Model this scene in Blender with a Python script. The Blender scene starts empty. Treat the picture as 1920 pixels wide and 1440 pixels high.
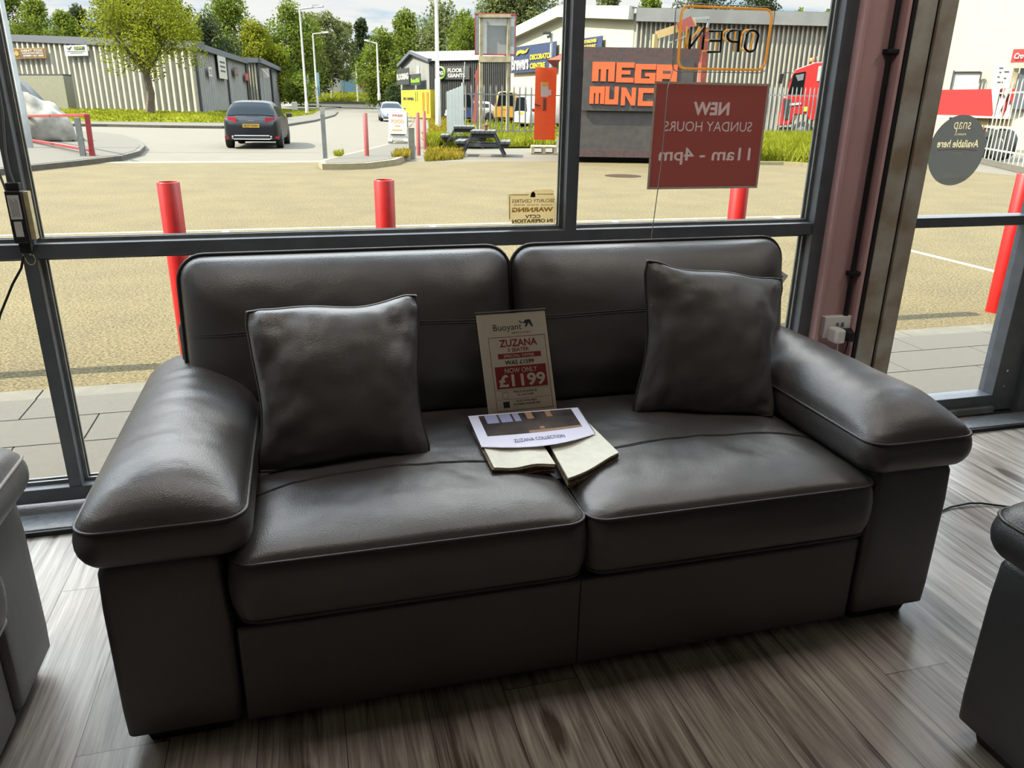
import bpy, bmesh, math, random
from mathutils import Vector, Matrix, noise
import numpy as np
sc = bpy.context.scene
COL = sc.collection
random.seed(7)
PI = math.pi

# ------------------------------------------------------------------ camera
F_PX = 1440.0                                   # focal length in pixels of the 1920 x 1440 frame
YAW, PITCH, ROLL = math.radians(15.2), math.radians(20.18), math.radians(0.9)
EYE = Vector((0, 0, 1.45))
def cam_axes():
    cy, sy, cp, sp = math.cos(YAW), math.sin(YAW), math.cos(PITCH), math.sin(PITCH)
    f = Vector((sy*cp, cy*cp, -sp)); r = Vector((cy, -sy, 0)); u = r.cross(f)
    cr, sr = math.cos(ROLL), math.sin(ROLL)
    return cr*r + sr*u, -sr*r + cr*u, f
CR, CU, CF = cam_axes()
cd = bpy.data.cameras.new('camera'); cam = bpy.data.objects.new('camera', cd); COL.objects.link(cam)
cd.sensor_fit = 'HORIZONTAL'; cd.sensor_width = 36; cd.lens = 36*F_PX/1920; cd.clip_end = 2000; cd.clip_start = .05
mw = Matrix.Identity(4)
for i in range(3):
    mw[i][0], mw[i][1], mw[i][2], mw[i][3] = CR[i], CU[i], -CF[i], EYE[i]
cam.matrix_world = mw
sc.camera = cam

# ------------------------------------------------------------------ view, sky, sun
vs = sc.view_settings
sc.display_settings.display_device = 'sRGB'
vs.view_transform = 'Standard'; vs.look = 'None'; vs.gamma = 1.0; vs.use_curve_mapping = False
vs.exposure = 0.0
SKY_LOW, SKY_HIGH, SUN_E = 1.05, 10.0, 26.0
wd = bpy.data.worlds.new('sky'); sc.world = wd; wd.use_nodes = True
def nd(nt, typ, **k):
    n = nt.nodes.new(typ)
    for a, v in k.items():
        if a.startswith('i_'):
            key = a[2:]; key = int(key) if key.isdigit() else key.replace('_', ' ')
            s = n.inputs[key]
            if isinstance(v, bpy.types.NodeSocket): nt.links.new(v, s)
            else: s.default_value = v
        else: setattr(n, a, v)
    return n
nt = wd.node_tree; nt.nodes.clear()
tc = nd(nt, 'ShaderNodeTexCoord')
sep = nd(nt, 'ShaderNodeSeparateXYZ', i_0=tc.outputs['Generated'])
up = nd(nt, 'ShaderNodeMath', operation='MAXIMUM', i_0=sep.outputs[2], i_1=0.0)
# clouds on a flat layer: direction divided by its height
den = nd(nt, 'ShaderNodeMath', operation='ADD', i_0=up.outputs[0], i_1=0.12)
dv = nd(nt, 'ShaderNodeVectorMath', operation='DIVIDE', i_0=tc.outputs['Generated'])
cmb = nd(nt, 'ShaderNodeCombineXYZ', i_0=den.outputs[0], i_1=den.outputs[0], i_2=1.0)
nt.links.new(cmb.outputs[0], dv.inputs[1])
cl = nd(nt, 'ShaderNodeTexNoise', i_Vector=dv.outputs[0], i_Scale=1.35, i_Detail=7.0, i_Roughness=.55)
clr = nd(nt, 'ShaderNodeMapRange', i_0=cl.outputs[0], i_1=.40, i_2=.56, i_3=0.0, i_4=1.0); clr.interpolation_type = 'SMOOTHSTEP'
cl2 = nd(nt, 'ShaderNodeTexNoise', i_Vector=dv.outputs[0], i_Scale=3.0, i_Detail=5.0)
gry = nd(nt, 'ShaderNodeMix', data_type='RGBA', i_0=cl2.outputs[0]); gry.inputs[6].default_value = (1.0, 1.0, 1.0, 1); gry.inputs[7].default_value = (.82, .85, .93, 1)
sky = nd(nt, 'ShaderNodeMix', data_type='RGBA', i_0=clr.outputs[0]); sky.inputs[6].default_value = (.52, .70, .90, 1)
nt.links.new(gry.outputs[2], sky.inputs[7])
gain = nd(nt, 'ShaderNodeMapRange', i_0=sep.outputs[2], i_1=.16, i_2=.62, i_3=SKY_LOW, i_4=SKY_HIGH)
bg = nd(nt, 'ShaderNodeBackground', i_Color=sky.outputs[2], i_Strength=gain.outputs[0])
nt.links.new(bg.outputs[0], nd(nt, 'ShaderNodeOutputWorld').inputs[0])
sl = bpy.data.lights.new('sun', 'SUN'); sl.energy = SUN_E; sl.angle = math.radians(.6); sl.color = (1.0, .93, .78)
sun = bpy.data.objects.new('sun', sl); COL.objects.link(sun)
sun.rotation_euler = Vector((1.0, -.02, -1.1)).to_track_quat('-Z', 'Y').to_euler()

# added fill lamps: an unseen row of ceiling panels to brighten the interior
FILL_W = 11.0
FILL_LAMPS = [(-2.2, 1.75), (-.4, 1.75), (1.4, 1.75), (3.2, 1.75)]
for lx, ly in FILL_LAMPS:
    al = bpy.data.lights.new('fill_lamp', 'AREA'); al.shape = 'SQUARE'; al.size = .56; al.energy = FILL_W; al.color = (1.0, .93, .85)
    ao = bpy.data.objects.new('fill_lamp', al); COL.objects.link(ao); ao.location = (lx, ly, 2.955)

# ------------------------------------------------------------------ pixel -> world helpers (points are real places)
HD = Vector((math.sin(YAW), math.cos(YAW), 0))
def ray(px, py): return CF + (px-960)/F_PX*CR - (py-720)/F_PX*CU
def gp(px, py, h=-.12):
    d = ray(px, py); return EYE + d*((h-EYE.z)/d.z)
def yp(px, py, Y):
    d = ray(px, py); return EYE + d*(Y/d.y)
def dp(px, py, D):
    d = ray(px, py); return EYE + d*(D/(d.dot(HD)))
GZ = -.12

# ------------------------------------------------------------------ objects
MAT = {}; ROOTS = {}
def lab(o, label=None, cat=None, group=None, kind=None):
    if label: o['label'] = label
    if cat: o['category'] = cat
    if group: o['group'] = group
    if kind: o['kind'] = kind
    return o
def thing(name, label, cat, loc=(0, 0, 0), rz=0, group=None, kind=None):
    o = bpy.data.objects.new(name, None); COL.objects.link(o); o.empty_display_size = .1
    o.location = loc; o.rotation_euler = (0, 0, rz)
    ROOTS[o.name] = Matrix.Translation(Vector(loc)) @ Matrix.Rotation(rz, 4, 'Z')
    return lab(o, label, cat, group, kind)
def root_of(o):
    while o.parent: o = o.parent
    return o
def copy_tree(o, parent=None):
    c = o.copy(); COL.objects.link(c)
    if parent: c.parent = parent
    for ch in list(o.children): copy_tree(ch, c)
    return c
def place(o, loc, rz=0, label=None, group=None):
    o.location = loc; o.rotation_euler = (0, 0, rz)
    if label: o['label'] = label
    if group: o['group'] = group
    return o

class B:
    """collects shapes into one mesh"""
    def __init__(s): s.v = []; s.f = []; s.m = []; s.mi = 0
    def add(s, vs, fs):
        n = len(s.v); s.v += [Vector(v) for v in vs]; s.f += [tuple(i+n for i in f) for f in fs]; s.m += [s.mi]*len(fs); return s
    def quad(s, *p): return s.add(p, [tuple(range(len(p)))])
    def box(s, x0, x1, y0, y1, z0, z1):
        return s.add([(x, y, z) for z in (z0, z1) for y in (y0, y1) for x in (x0, x1)], [(0,2,3,1),(4,5,7,6),(0,1,5,4),(2,6,7,3),(0,4,6,2),(1,3,7,5)])
    def hexa(s, p):   # 8 corners ordered like box
        return s.add(p, [(0,2,3,1),(4,5,7,6),(0,1,5,4),(2,6,7,3),(0,4,6,2),(1,3,7,5)])
    def obox(s, o, u, v, w):  # origin corner and three edge vectors
        o, u, v, w = map(Vector, (o, u, v, w))
        return s.hexa([o, o+u, o+v, o+u+v, o+w, o+u+w, o+v+w, o+u+v+w])
    def bar(s, a, b, w, d, side=None):
        a, b = Vector(a), Vector(b); t = (b-a).normalized()
        sd = Vector(side) if side else (Vector((0, 0, 1)) if abs(t.z) < .9 else Vector((0, 1, 0)))
        n = t.cross(sd).normalized(); m = n.cross(t).normalized()
        return s.obox(a - n*w/2 - m*d/2, n*w, m*d, b-a)
    def prism(s, poly, ext):
        n = len(poly); ext = Vector(ext)
        return s.add([Vector(p) for p in poly] + [Vector(p)+ext for p in poly], [tuple(range(n))[::-1], tuple(range(n, 2*n))] + [(i, (i+1) % n, n+(i+1) % n, n+i) for i in range(n)])
    def tube(s, pts, r, n=8, closed=False, caps=True):
        pts = [Vector(p) for p in pts]; k = len(pts); rs = r if isinstance(r, (list, tuple)) else [r]*k
        vs = []; ref = None
        for i, p in enumerate(pts):
            a = pts[(i-1) % k] if closed or i > 0 else p; b = pts[(i+1) % k] if closed or i < k-1 else p
            t = (b-a)
            t = t.normalized() if t.length > 1e-9 else Vector((0, 0, 1))
            if ref is None: ref = Vector((0, 0, 1)) if abs(t.z) < .9 else Vector((1, 0, 0))
            x = t.cross(ref).normalized(); y = x.cross(t).normalized(); ref = y
            for j in range(n):
                c = 2*PI*j/n; vs.append(p + (x*math.cos(c) + y*math.sin(c))*rs[i])
        fs = []
        for i in range(k if closed else k-1):
            for j in range(n):
                a, b = i*n, ((i+1) % k)*n; fs.append((a+j, a+(j+1) % n, b+(j+1) % n, b+j))
        if caps and not closed: fs += [tuple(range(n))[::-1], tuple(range((k-1)*n, k*n))]
        return s.add(vs, fs)
    def cyl(s, a, b, r, r2=None, n=16): return s.tube([a, b], [r, r if r2 is None else r2], n)
    def rings(s, rings, cap0=True, cap1=True, closed=True):
        n = len(rings[0]); vs = [p for r in rings for p in r]; fs = []
        for i in range(len(rings)-1):
            for j in range(n if closed else n-1):
                fs.append((i*n+j, i*n+(j+1) % n, (i+1)*n+(j+1) % n, (i+1)*n+j))
        if cap0: fs.append(tuple(range(n))[::-1])
        if cap1: fs.append(tuple(range((len(rings)-1)*n, len(rings)*n)))
        return s.add(vs, fs)
    def to(s, name, mats, parent=None, smooth=False, bevel=0, label=None, cat=None, group=None, kind=None, local=False, seg=2, weld=0):
        me = bpy.data.meshes.new(name)
        mats = mats if isinstance(mats, (list, tuple)) else [mats]
        if parent is not None:
            inv = ROOTS[root_of(parent).name].inverted() if not local else Matrix.Identity(4)
            vs = [inv @ v for v in s.v]; off = Vector()
        else:
            xs = np.array([tuple(v) for v in s.v]); lo, hi = xs.min(0), xs.max(0)
            off = Vector(((lo[0]+hi[0])/2, (lo[1]+hi[1])/2, lo[2])); vs = [v-off for v in s.v]
        me.from_pydata([tuple(v) for v in vs], [], s.f)
        for m in mats: me.materials.append(MAT[m])
        if len(mats) > 1: me.polygons.foreach_set('material_index', s.m)
        bm = bmesh.new(); bm.from_mesh(me)
        if weld: bmesh.ops.remove_doubles(bm, verts=bm.verts, dist=weld)
        if len(bm.faces) < 60000: bmesh.ops.recalc_face_normals(bm, faces=bm.faces)
        bm.to_mesh(me); bm.free()
        if smooth:
            me.polygons.foreach_set('use_smooth', [True]*len(me.polygons))
            if smooth != True:
                try: me.set_sharp_from_angle(angle=math.radians(smooth))
                except Exception: pass
        me.update()
        o = bpy.data.objects.new(name, me); COL.objects.link(o)
        if parent is not None: o.parent = parent
        else:
            o.location = off; ROOTS[o.name] = Matrix.Translation(off)
        if bevel:
            md = o.modifiers.new('b', 'BEVEL'); md.width = bevel; md.segments = seg; md.limit_method = 'ANGLE'; md.angle_limit = math.radians(40); md.harden_normals = False
        return lab(o, label, cat, group, kind)
def struct(b, name, mats, **k): return b.to(name, mats, kind='structure', **k)

# ------------------------------------------------------------------ text and flat shapes on a plane
class Pl:
    """plane: origin o (top-left as read), u = full width vector, v = full height vector downwards, n = towards the reader"""
    def __init__(s, o, u, v):
        s.o, s.u, s.v = Vector(o), Vector(u), Vector(v); s.n = s.v.cross(s.u).normalized()
    def p(s, a, b, e=0): return s.o + s.u*a + s.v*b + s.n*e
def slab(pl, a0, a1, b0, b1, t, e=0, b=None):
    b = b or B(); return b.obox(pl.p(a0, b1, e), pl.u*(a1-a0), -pl.v*(b1-b0), pl.n*t)
def shape(pl, pts, t=.001, e=0, b=None):
    b = b or B(); return b.prism([pl.p(x, y, e) for x, y in pts], pl.n*t)
def text(s, pl, a0, a1, b0, b1, mat, parent, bold=0.0, e=.0005, t=.0006, name='lettering', shear=0, slant=0, b=None):
    cu = bpy.data.curves.new('t', 'FONT'); cu.body = s; cu.size = 1; cu.offset = bold; cu.resolution_u = 3; cu.align_x = 'LEFT'; cu.shear = shear
    o = bpy.data.objects.new('t', cu); COL.objects.link(o)
    dg = bpy.context.evaluated_depsgraph_get(); me = o.evaluated_get(dg).to_mesh()
    vs = [v.co.copy() for v in me.vertices]; fs = [tuple(p.vertices) for p in me.polygons]
    o.evaluated_get(dg).to_mesh_clear(); bpy.data.objects.remove(o); bpy.data.curves.remove(cu)
    x0, x1 = min(v.x for v in vs), max(v.x for v in vs); y0, y1 = min(v.y for v in vs), max(v.y for v in vs)
    q = []
    for v in vs:
        a = (v.x-x0)/(x1-x0); c = (v.y-y0)/(y1-y0)
        q.append(pl.p(a0+(a1-a0)*a, b1+(b0-b1)*c + slant*a, e+t))
    own = b is None; b = b or B()
    b.add(q, fs)
    if own: return b.to(name, mat, parent)
    return b

# ------------------------------------------------------------------ materials
def srgb(r, g, b):
    f = lambda c: (c/255/12.92) if c/255 <= .04045 else ((c/255+.055)/1.055)**2.4
    return (f(r), f(g), f(b), 1)
def newmat(name):
    m = bpy.data.materials.new(name); m.use_nodes = True; t = m.node_tree; t.nodes.clear()
    MAT[name] = m; out = nd(t, 'ShaderNodeOutputMaterial'); p = nd(t, 'ShaderNodeBsdfPrincipled')
    t.links.new(p.outputs[0], out.inputs[0]); return t, p, out
KALB = 1.0
def simple(name, col, rough=.5, metal=0, var=0, scale=8, bump=0, bscale=60, spec=.5, emit=0, col2=None, detail=4, coat=0, k=1):
    kb = lambda c: tuple(x*KALB*k for x in c[:3])+(1,)
    col = kb(col); col2 = kb(col2) if col2 else None
    t, p, out = newmat(name)
    p.inputs['Roughness'].default_value = rough; p.inputs['Metallic'].default_value = metal; p.inputs['Specular IOR Level'].default_value = spec
    p.inputs['Coat Weight'].default_value = coat
    co = nd(t, 'ShaderNodeTexCoord')
    if var or col2:
        n = nd(t, 'ShaderNodeTexNoise', i_Vector=co.outputs['Object'], i_Scale=scale, i_Detail=float(detail))
        r = nd(t, 'ShaderNodeMapRange', i_0=n.outputs[0], i_1=.35, i_2=.65)
        mx = nd(t, 'ShaderNodeMix', data_type='RGBA', i_0=r.outputs[0])
        a = col if col2 else tuple(c*(1-var) for c in col[:3])+(1,); b = col2 or tuple(min(1, c*(1+var)) for c in col[:3])+(1,)
        mx.inputs[6].default_value = a; mx.inputs[7].default_value = b
        t.links.new(mx.outputs[2], p.inputs['Base Color'])
    else: p.inputs['Base Color'].default_value = col
    if bump:
        n = nd(t, 'ShaderNodeTexNoise', i_Vector=co.outputs['Object'], i_Scale=bscale, i_Detail=3.0)
        bp = nd(t, 'ShaderNodeBump', i_Height=n.outputs[0], i_Strength=bump, i_Distance=.01)
        t.links.new(bp.outputs[0], p.inputs['Normal'])
    if emit:
        p.inputs['Emission Color'].default_value = col; p.inputs['Emission Strength'].default_value = emit
    return t, p
def leather(name, c1, c2, rough=.40):
    t, p, out = newmat(name)
    co = nd(t, 'ShaderNodeTexCoord')
    n = nd(t, 'ShaderNodeTexNoise', i_Vector=co.outputs['Object'], i_Scale=5.0, i_Detail=4.0)
    mx = nd(t, 'ShaderNodeMix', data_type='RGBA', i_0=n.outputs[0]); mx.inputs[6].default_value = c1; mx.inputs[7].default_value = c2
    t.links.new(mx.outputs[2], p.inputs['Base Color'])
    v = nd(t, 'ShaderNodeTexVoronoi', i_Vector=co.outputs['Object'], i_Scale=330.0)
    f = nd(t, 'ShaderNodeTexNoise', i_Vector=co.outputs['Object'], i_Scale=28.0, i_Detail=4.0)
    h = nd(t, 'ShaderNodeMath', operation='MULTIPLY_ADD', i_0=f.outputs[0], i_1=1.6, i_2=v.outputs['Distance'])
    bp = nd(t, 'ShaderNodeBump', i_Height=h.outputs[0], i_Strength=.24, i_Distance=.002)
    t.links.new(bp.outputs[0], p.inputs['Normal'])
    p.inputs['Roughness'].default_value = rough; p.inputs['Specular IOR Level'].default_value = .8
leather('leather', srgb(59, 56, 55), srgb(69, 65, 64), .39)
leather('leather_pillow', srgb(64, 61, 60), srgb(74, 70, 69), .41)
leather('leather_light', srgb(88, 86, 84), srgb(99, 96, 94), .45)
leather('leather_black', srgb(40, 40, 42), srgb(48, 48, 50), .42)
simple('piping', srgb(48, 45, 43), .4)
simple('piping_light', srgb(125, 118, 110), .45)
simple('stitch', srgb(40, 37, 36), .6)
simple('stitch_pale', srgb(150, 145, 138), .7)
simple('foot_black', srgb(24, 22, 21), .4)
simple('frame_grey', srgb(82, 85, 90), .40, var=.12, scale=14)
simple('frame_edge', srgb(120, 122, 120), .35, metal=.4, var=.15, scale=20)
simple('bare_metal', srgb(186, 186, 178), .5, metal=.1, col2=srgb(150, 134, 112), scale=6, detail=8)
simple('gasket', srgb(20, 21, 23), .6)
simple('plinth_grey', srgb(112, 114, 116), .28, var=.15, scale=40, bump=.15, bscale=120)
simple('pink_paint', srgb(196, 158, 158), .45, var=.05, scale=5)
simple('wall_paint', srgb(120, 116, 112), .9)
simple('ceiling_paint', srgb(215, 214, 210), .9)
simple('white_plastic', srgb(232, 232, 228), .35)
simple('black_plastic', srgb(26, 26, 27), .38)
simple('black_matt', srgb(16, 16, 17), .7)
simple('chrome', srgb(190, 190, 188), .2, metal=1)
simple('brass_wire', srgb(190, 175, 120), .4)
simple('wood_block', srgb(196, 182, 140), .7, var=.15, scale=30)
simple('label_grey', srgb(190, 190, 186), .6)
simple('paper', srgb(238, 226, 205), .7)
simple('paper_white', srgb(225, 222, 240), .45)
simple('print_red', srgb(165, 55, 50), .6)
simple('print_dark', srgb(70, 68, 68), .6)
simple('print_slate', srgb(62, 70, 74), .6)
simple('print_blue', srgb(60, 70, 120), .6)
simple('photo_dark', srgb(44, 40, 40), .3, col2=srgb(84, 74, 68), scale=14, detail=6)
simple('photo_light', srgb(160, 165, 200), .3)
simple('photo_tan', srgb(165, 130, 105), .35)
simple('swatch_white', srgb(226, 224, 208), .7, var=.04, scale=40, bump=.1, bscale=300)
simple('swatch_edge', srgb(112, 96, 76), .8, var=.5, scale=90)
simple('cover_black', srgb(30, 29, 32), .4)
KALB = .27      # outdoor paints and stone in full sun
simple('red_paint', srgb(216, 30, 26), .32, var=.12, scale=9, spec=.5)
simple('red_faded', srgb(196, 84, 78), .55, var=.1, scale=6)
simple('red_barrier', srgb(178, 34, 34), .45, var=.12, scale=5)
simple('rust', srgb(120, 62, 40), .8, var=.3, scale=30)
simple('galv', srgb(196, 202, 200), .5, metal=.1, var=.08, scale=5)
simple('post_grey', srgb(150, 150, 142), .7, var=.12, scale=12)
simple('timber_grey', srgb(150, 146, 128), .85, var=.18, scale=9)
simple('white_paint', srgb(232, 232, 222), .5, var=.04, scale=4)
simple('sign_white', srgb(236, 234, 222), .5)
simple('sign_yellow', srgb(246, 214, 40), .5)
simple('sign_navy', srgb(48, 68, 112), .5)
simple('sign_dark', srgb(58, 60, 60), .5)
simple('sign_brown', srgb(112, 78, 40), .5)
simple('sign_gold', srgb(226, 168, 48), .5)
simple('sign_green', srgb(150, 206, 40), .5)
simple('sign_red', srgb(206, 36, 34), .5)
simple('hoarding_yellow', srgb(246, 222, 30), .6)
simple('orange_paint', srgb(246, 96, 30), .5, var=.05, scale=6, k=1.5)
simple('sheet_grey', srgb(226, 234, 230), .5, var=.05, scale=4, k=1.3)
simple('orange_dull', srgb(206, 96, 60), .7, col2=srgb(170, 60, 44), scale=7)
simple('container_black', srgb(58, 52, 48), .7, col2=srgb(78, 70, 64), scale=6, detail=8)
simple('container_flaked', srgb(56, 48, 46), .75, col2=srgb(104, 56, 48), scale=11, detail=12)
simple('pallet_wood', srgb(196, 182, 150), .85, var=.15, scale=8)
simple('bench_black', srgb(58, 60, 62), .55, var=.15, scale=8)
simple('terracotta', srgb(176, 116, 76), .8)
simple('boulder', srgb(150, 146, 132), .9, col2=srgb(224, 220, 206), scale=2.2, detail=10, bump=.6, bscale=4, k=0.85)
simple('clad_cream', srgb(236, 226, 190), .7, var=.03, scale=1)
simple('clad_white', srgb(214, 210, 188), .6, var=.06, scale=2)
simple('clad_grey', srgb(158, 160, 156), .65, var=.10, scale=1.2)
simple('clad_dark', srgb(84, 84, 82), .65, var=.08, scale=1)
simple('roof_edge', srgb(96, 102, 112), .6)
simple('roof_light', srgb(196, 188, 160), .7, var=.08, scale=2, k=0.32)
simple('block_wall', srgb(148, 148, 122), .9, var=.08, scale=6)
simple('car_black', srgb(30, 33, 40), .38, spec=.22)
simple('car_glass', srgb(20, 26, 28), .15, spec=.18)
simple('car_trim', srgb(20, 20, 21), .5)
simple('tyre', srgb(28, 28, 28), .8)
simple('alloy', srgb(150, 150, 150), .35, metal=.7)
simple('tail_red', srgb(200, 24, 34), .2)
simple('plate_yellow', srgb(246, 190, 30), .5)
simple('car_silver', srgb(186, 200, 220), .3, metal=.3, coat=.5)
simple('car_white', srgb(236, 236, 232), .3, coat=.4)
simple('van_blue', srgb(44, 70, 130), .4)
simple('van_orange', srgb(246, 176, 40), .4)
simple('lamp_clear', srgb(230, 232, 235), .15)
simple('truck_red', srgb(222, 30, 26), .35, coat=.3)
simple('beacon', srgb(250, 140, 30), .3)
simple('crane_tan', srgb(236, 200, 130), .55)
simple('tube_black', srgb(34, 34, 36), .35)
simple('concrete', srgb(168, 162, 142), .9, var=.12, scale=8, bump=.2, bscale=40, k=0.42)
simple('kerb_light', srgb(206, 190, 140), .9, var=.12, scale=9, k=0.62)
simple('kerb_dark', srgb(112, 104, 84), .9, var=.2, scale=7, k=0.6)
simple('path_asphalt', srgb(134, 125, 102), .95, var=.10, scale=14, k=0.40)
simple('road_asphalt', srgb(150, 140, 116), .95, var=.06, scale=2, k=0.47)
simple('line_paint', srgb(232, 222, 186), .8, var=.12, scale=18, k=0.8)
simple('manhole_iron', srgb(112, 84, 62), .95, var=.25, scale=40, spec=.1, k=0.4)
simple('blue_panel', srgb(140, 186, 208), .5)
simple('flag_red', srgb(190, 92, 82), .8)
simple('bark', srgb(112, 96, 74), .9, var=.2, scale=6)
simple('bark_pale', srgb(190, 176, 140), .9, var=.25, scale=3)
simple('crock', srgb(120, 126, 122), .7)
def dim(c): return tuple(x*KALB for x in c[:3])+(1,)
def asphalt():
    t, p, out = newmat('asphalt')
    co = nd(t, 'ShaderNodeTexCoord')
    a = nd(t, 'ShaderNodeTexNoise', i_Vector=co.outputs['Object'], i_Scale=1.3, i_Detail=8.0)
    b = nd(t, 'ShaderNodeTexNoise', i_Vector=co.outputs['Object'], i_Scale=55.0, i_Detail=2.0)
    s = nd(t, 'ShaderNodeMath', operation='MULTIPLY_ADD', i_0=b.outputs[0], i_1=1.7, i_2=nd(t, 'ShaderNodeMath', operation='MULTIPLY', i_0=a.outputs[0], i_1=.3).outputs[0])
    r = nd(t, 'ShaderNodeMapRange', i_0=s.outputs[0], i_1=.58, i_2=1.42)
    mx = nd(t, 'ShaderNodeMix', data_type='RGBA', i_0=r.outputs[0]); mx.inputs[6].default_value = dim(srgb(56, 49, 32)); mx.inputs[7].default_value = dim(srgb(158, 142, 98))
    t.links.new(mx.outputs[2], p.inputs['Base Color']); p.inputs['Roughness'].default_value = .95; p.inputs['Specular IOR Level'].default_value = .2
    bp = nd(t, 'ShaderNodeBump', i_Height=b.outputs[0], i_Strength=.5, i_Distance=.012); t.links.new(bp.outputs[0], p.inputs['Normal'])
asphalt()
def floorboards():
    t, p, out = newmat('floorboards')
    co = nd(t, 'ShaderNodeTexCoord'); s = nd(t, 'ShaderNodeSeparateXYZ', i_0=co.outputs['Object'])
    W = .2047
    xs = nd(t, 'ShaderNodeMath', operation='DIVIDE', i_0=s.outputs[0], i_1=W)
    ix = nd(t, 'ShaderNodeMath', operation='FLOOR', i_0=xs.outputs[0]); fx = nd(t, 'ShaderNodeMath', operation='FRACT', i_0=xs.outputs[0])
    wn = nd(t, 'ShaderNodeTexWhiteNoise', noise_dimensions='1D', i_W=ix.outputs[0])
    ys = nd(t, 'ShaderNodeMath', operation='MULTIPLY_ADD', i_0=s.outputs[1], i_1=1/1.5, i_2=wn.outputs[0])
    iy = nd(t, 'ShaderNodeMath', operation='FLOOR', i_0=ys.outputs[0]); fy = nd(t, 'ShaderNodeMath', operation='FRACT', i_0=ys.outputs[0])
    idv = nd(t, 'ShaderNodeCombineXYZ', i_0=ix.outputs[0], i_1=iy.outputs[0])
    w2 = nd(t, 'ShaderNodeTexWhiteNoise', noise_dimensions='3D', i_Vector=idv.outputs[0])
    off = nd(t, 'ShaderNodeVectorMath', operation='MULTIPLY_ADD', i_0=w2.outputs['Color'], i_1=(7, 7, 7), i_2=co.outputs['Object'])
    st = nd(t, 'ShaderNodeMapping', i_Vector=off.outputs[0]); st.inputs['Scale'].default_value = (26, 1.5, 1)
    g = nd(t, 'ShaderNodeTexNoise', i_Vector=st.outputs[0], i_Scale=1.0, i_Detail=8.0, i_Roughness=.62, i_Distortion=.9)
    st2 = nd(t, 'ShaderNodeMapping', i_Vector=off.outputs[0]); st2.inputs['Scale'].default_value = (190, 5, 1)
    g2 = nd(t, 'ShaderNodeTexNoise', i_Vector=st2.outputs[0], i_Scale=1.0, i_Detail=3.0)
    kn = nd(t, 'ShaderNodeMapping', i_Vector=off.outputs[0]); kn.inputs['Scale'].default_value = (5, 1.6, 1)
    vk = nd(t, 'ShaderNodeTexVoronoi', i_Vector=kn.outputs[0], i_Scale=1.0)
    k = nd(t, 'ShaderNodeMapRange', i_0=vk.outputs['Distance'], i_1=.02, i_2=.16, i_3=-.45, i_4=0.0)
    s1 = nd(t, 'ShaderNodeMath', operation='MULTIPLY_ADD', i_0=g2.outputs[0], i_1=.45, i_2=g.outputs[0])
    s2 = nd(t, 'ShaderNodeMath', operation='MULTIPLY_ADD', i_0=w2.outputs[0], i_1=.22, i_2=s1.outputs[0])
    s3 = nd(t, 'ShaderNodeMath', operation='ADD', i_0=s2.outputs[0], i_1=k.outputs[0])
    r = nd(t, 'ShaderNodeMapRange', i_0=s3.outputs[0], i_1=.60, i_2=1.04)
    mx = nd(t, 'ShaderNodeMix', data_type='RGBA', i_0=r.outputs[0]); mx.inputs[6].default_value = srgb(82, 69, 59); mx.inputs[7].default_value = srgb(190, 181, 171)
    e1 = nd(t, 'ShaderNodeMath', operation='LESS_THAN', i_0=fx.outputs[0], i_1=.010)
    e2 = nd(t, 'ShaderNodeMath', operation='LESS_THAN', i_0=fy.outputs[0], i_1=.0014)
    e = nd(t, 'ShaderNodeMath', operation='MAXIMUM', i_0=e1.outputs[0], i_1=e2.outputs[0])
    m2 = nd(t, 'ShaderNodeMix', data_type='RGBA', i_0=e.outputs[0]); m2.inputs[7].default_value = srgb(48, 42, 38)
    t.links.new(mx.outputs[2], m2.inputs[6]); t.links.new(m2.outputs[2], p.inputs['Base Color'])
    rr = nd(t, 'ShaderNodeMapRange', i_0=g.outputs[0], i_3=.27, i_4=.42); t.links.new(rr.outputs[0], p.inputs['Roughness'])
    bh = nd(t, 'ShaderNodeMath', operation='SUBTRACT', i_0=s1.outputs[0], i_1=e.outputs[0])
    bp = nd(t, 'ShaderNodeBump', i_Height=bh.outputs[0], i_Strength=.25, i_Distance=.002); t.links.new(bp.outputs[0], p.inputs['Normal'])
floorboards()
def slabs():
    t, p, out = newmat('paving')
    co = nd(t, 'ShaderNodeTexCoord')
    n = nd(t, 'ShaderNodeTexNoise', i_Vector=co.outputs['Object'], i_Scale=60.0, i_Detail=4.0)
    mx = nd(t, 'ShaderNodeMix', data_type='RGBA', i_0=n.outputs[0]); mx.inputs[6].default_value = dim(srgb(80, 76, 68)); mx.inputs[7].default_value = dim(srgb(110, 105, 95))
    t.links.new(mx.outputs[2], p.inputs['Base Color']); p.inputs['Roughness'].default_value = .92
slabs()
def leafmat(name, c1, c2):
    t, p, out = newmat(name); t.nodes.remove(p)
    co = nd(t, 'ShaderNodeTexCoord')
    n = nd(t, 'ShaderNodeTexNoise', i_Vector=co.outputs['Object'], i_Scale=.9, i_Detail=5.0)
    r = nd(t, 'ShaderNodeMapRange', i_0=n.outputs[0], i_1=.35, i_2=.65)
    mx = nd(t, 'ShaderNodeMix', data_type='RGBA', i_0=r.outputs[0]); mx.inputs[6].default_value = dim(c1); mx.inputs[7].default_value = dim(c2)
    d = nd(t, 'ShaderNodeBsdfDiffuse', i_Color=mx.outputs[2]); tr = nd(t, 'ShaderNodeBsdfTranslucent', i_Color=mx.outputs[2])
    ms = nd(t, 'ShaderNodeMixShader', i_0=.42); t.links.new(d.outputs[0], ms.inputs[1]); t.links.new(tr.outputs[0], ms.inputs[2])
    t.links.new(ms.outputs[0], out.inputs[0])
leafmat('leaf_bright', srgb(140, 150, 40), srgb(186, 192, 66))
leafmat('leaf_mid', srgb(110, 132, 48), srgb(158, 176, 74))
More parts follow.
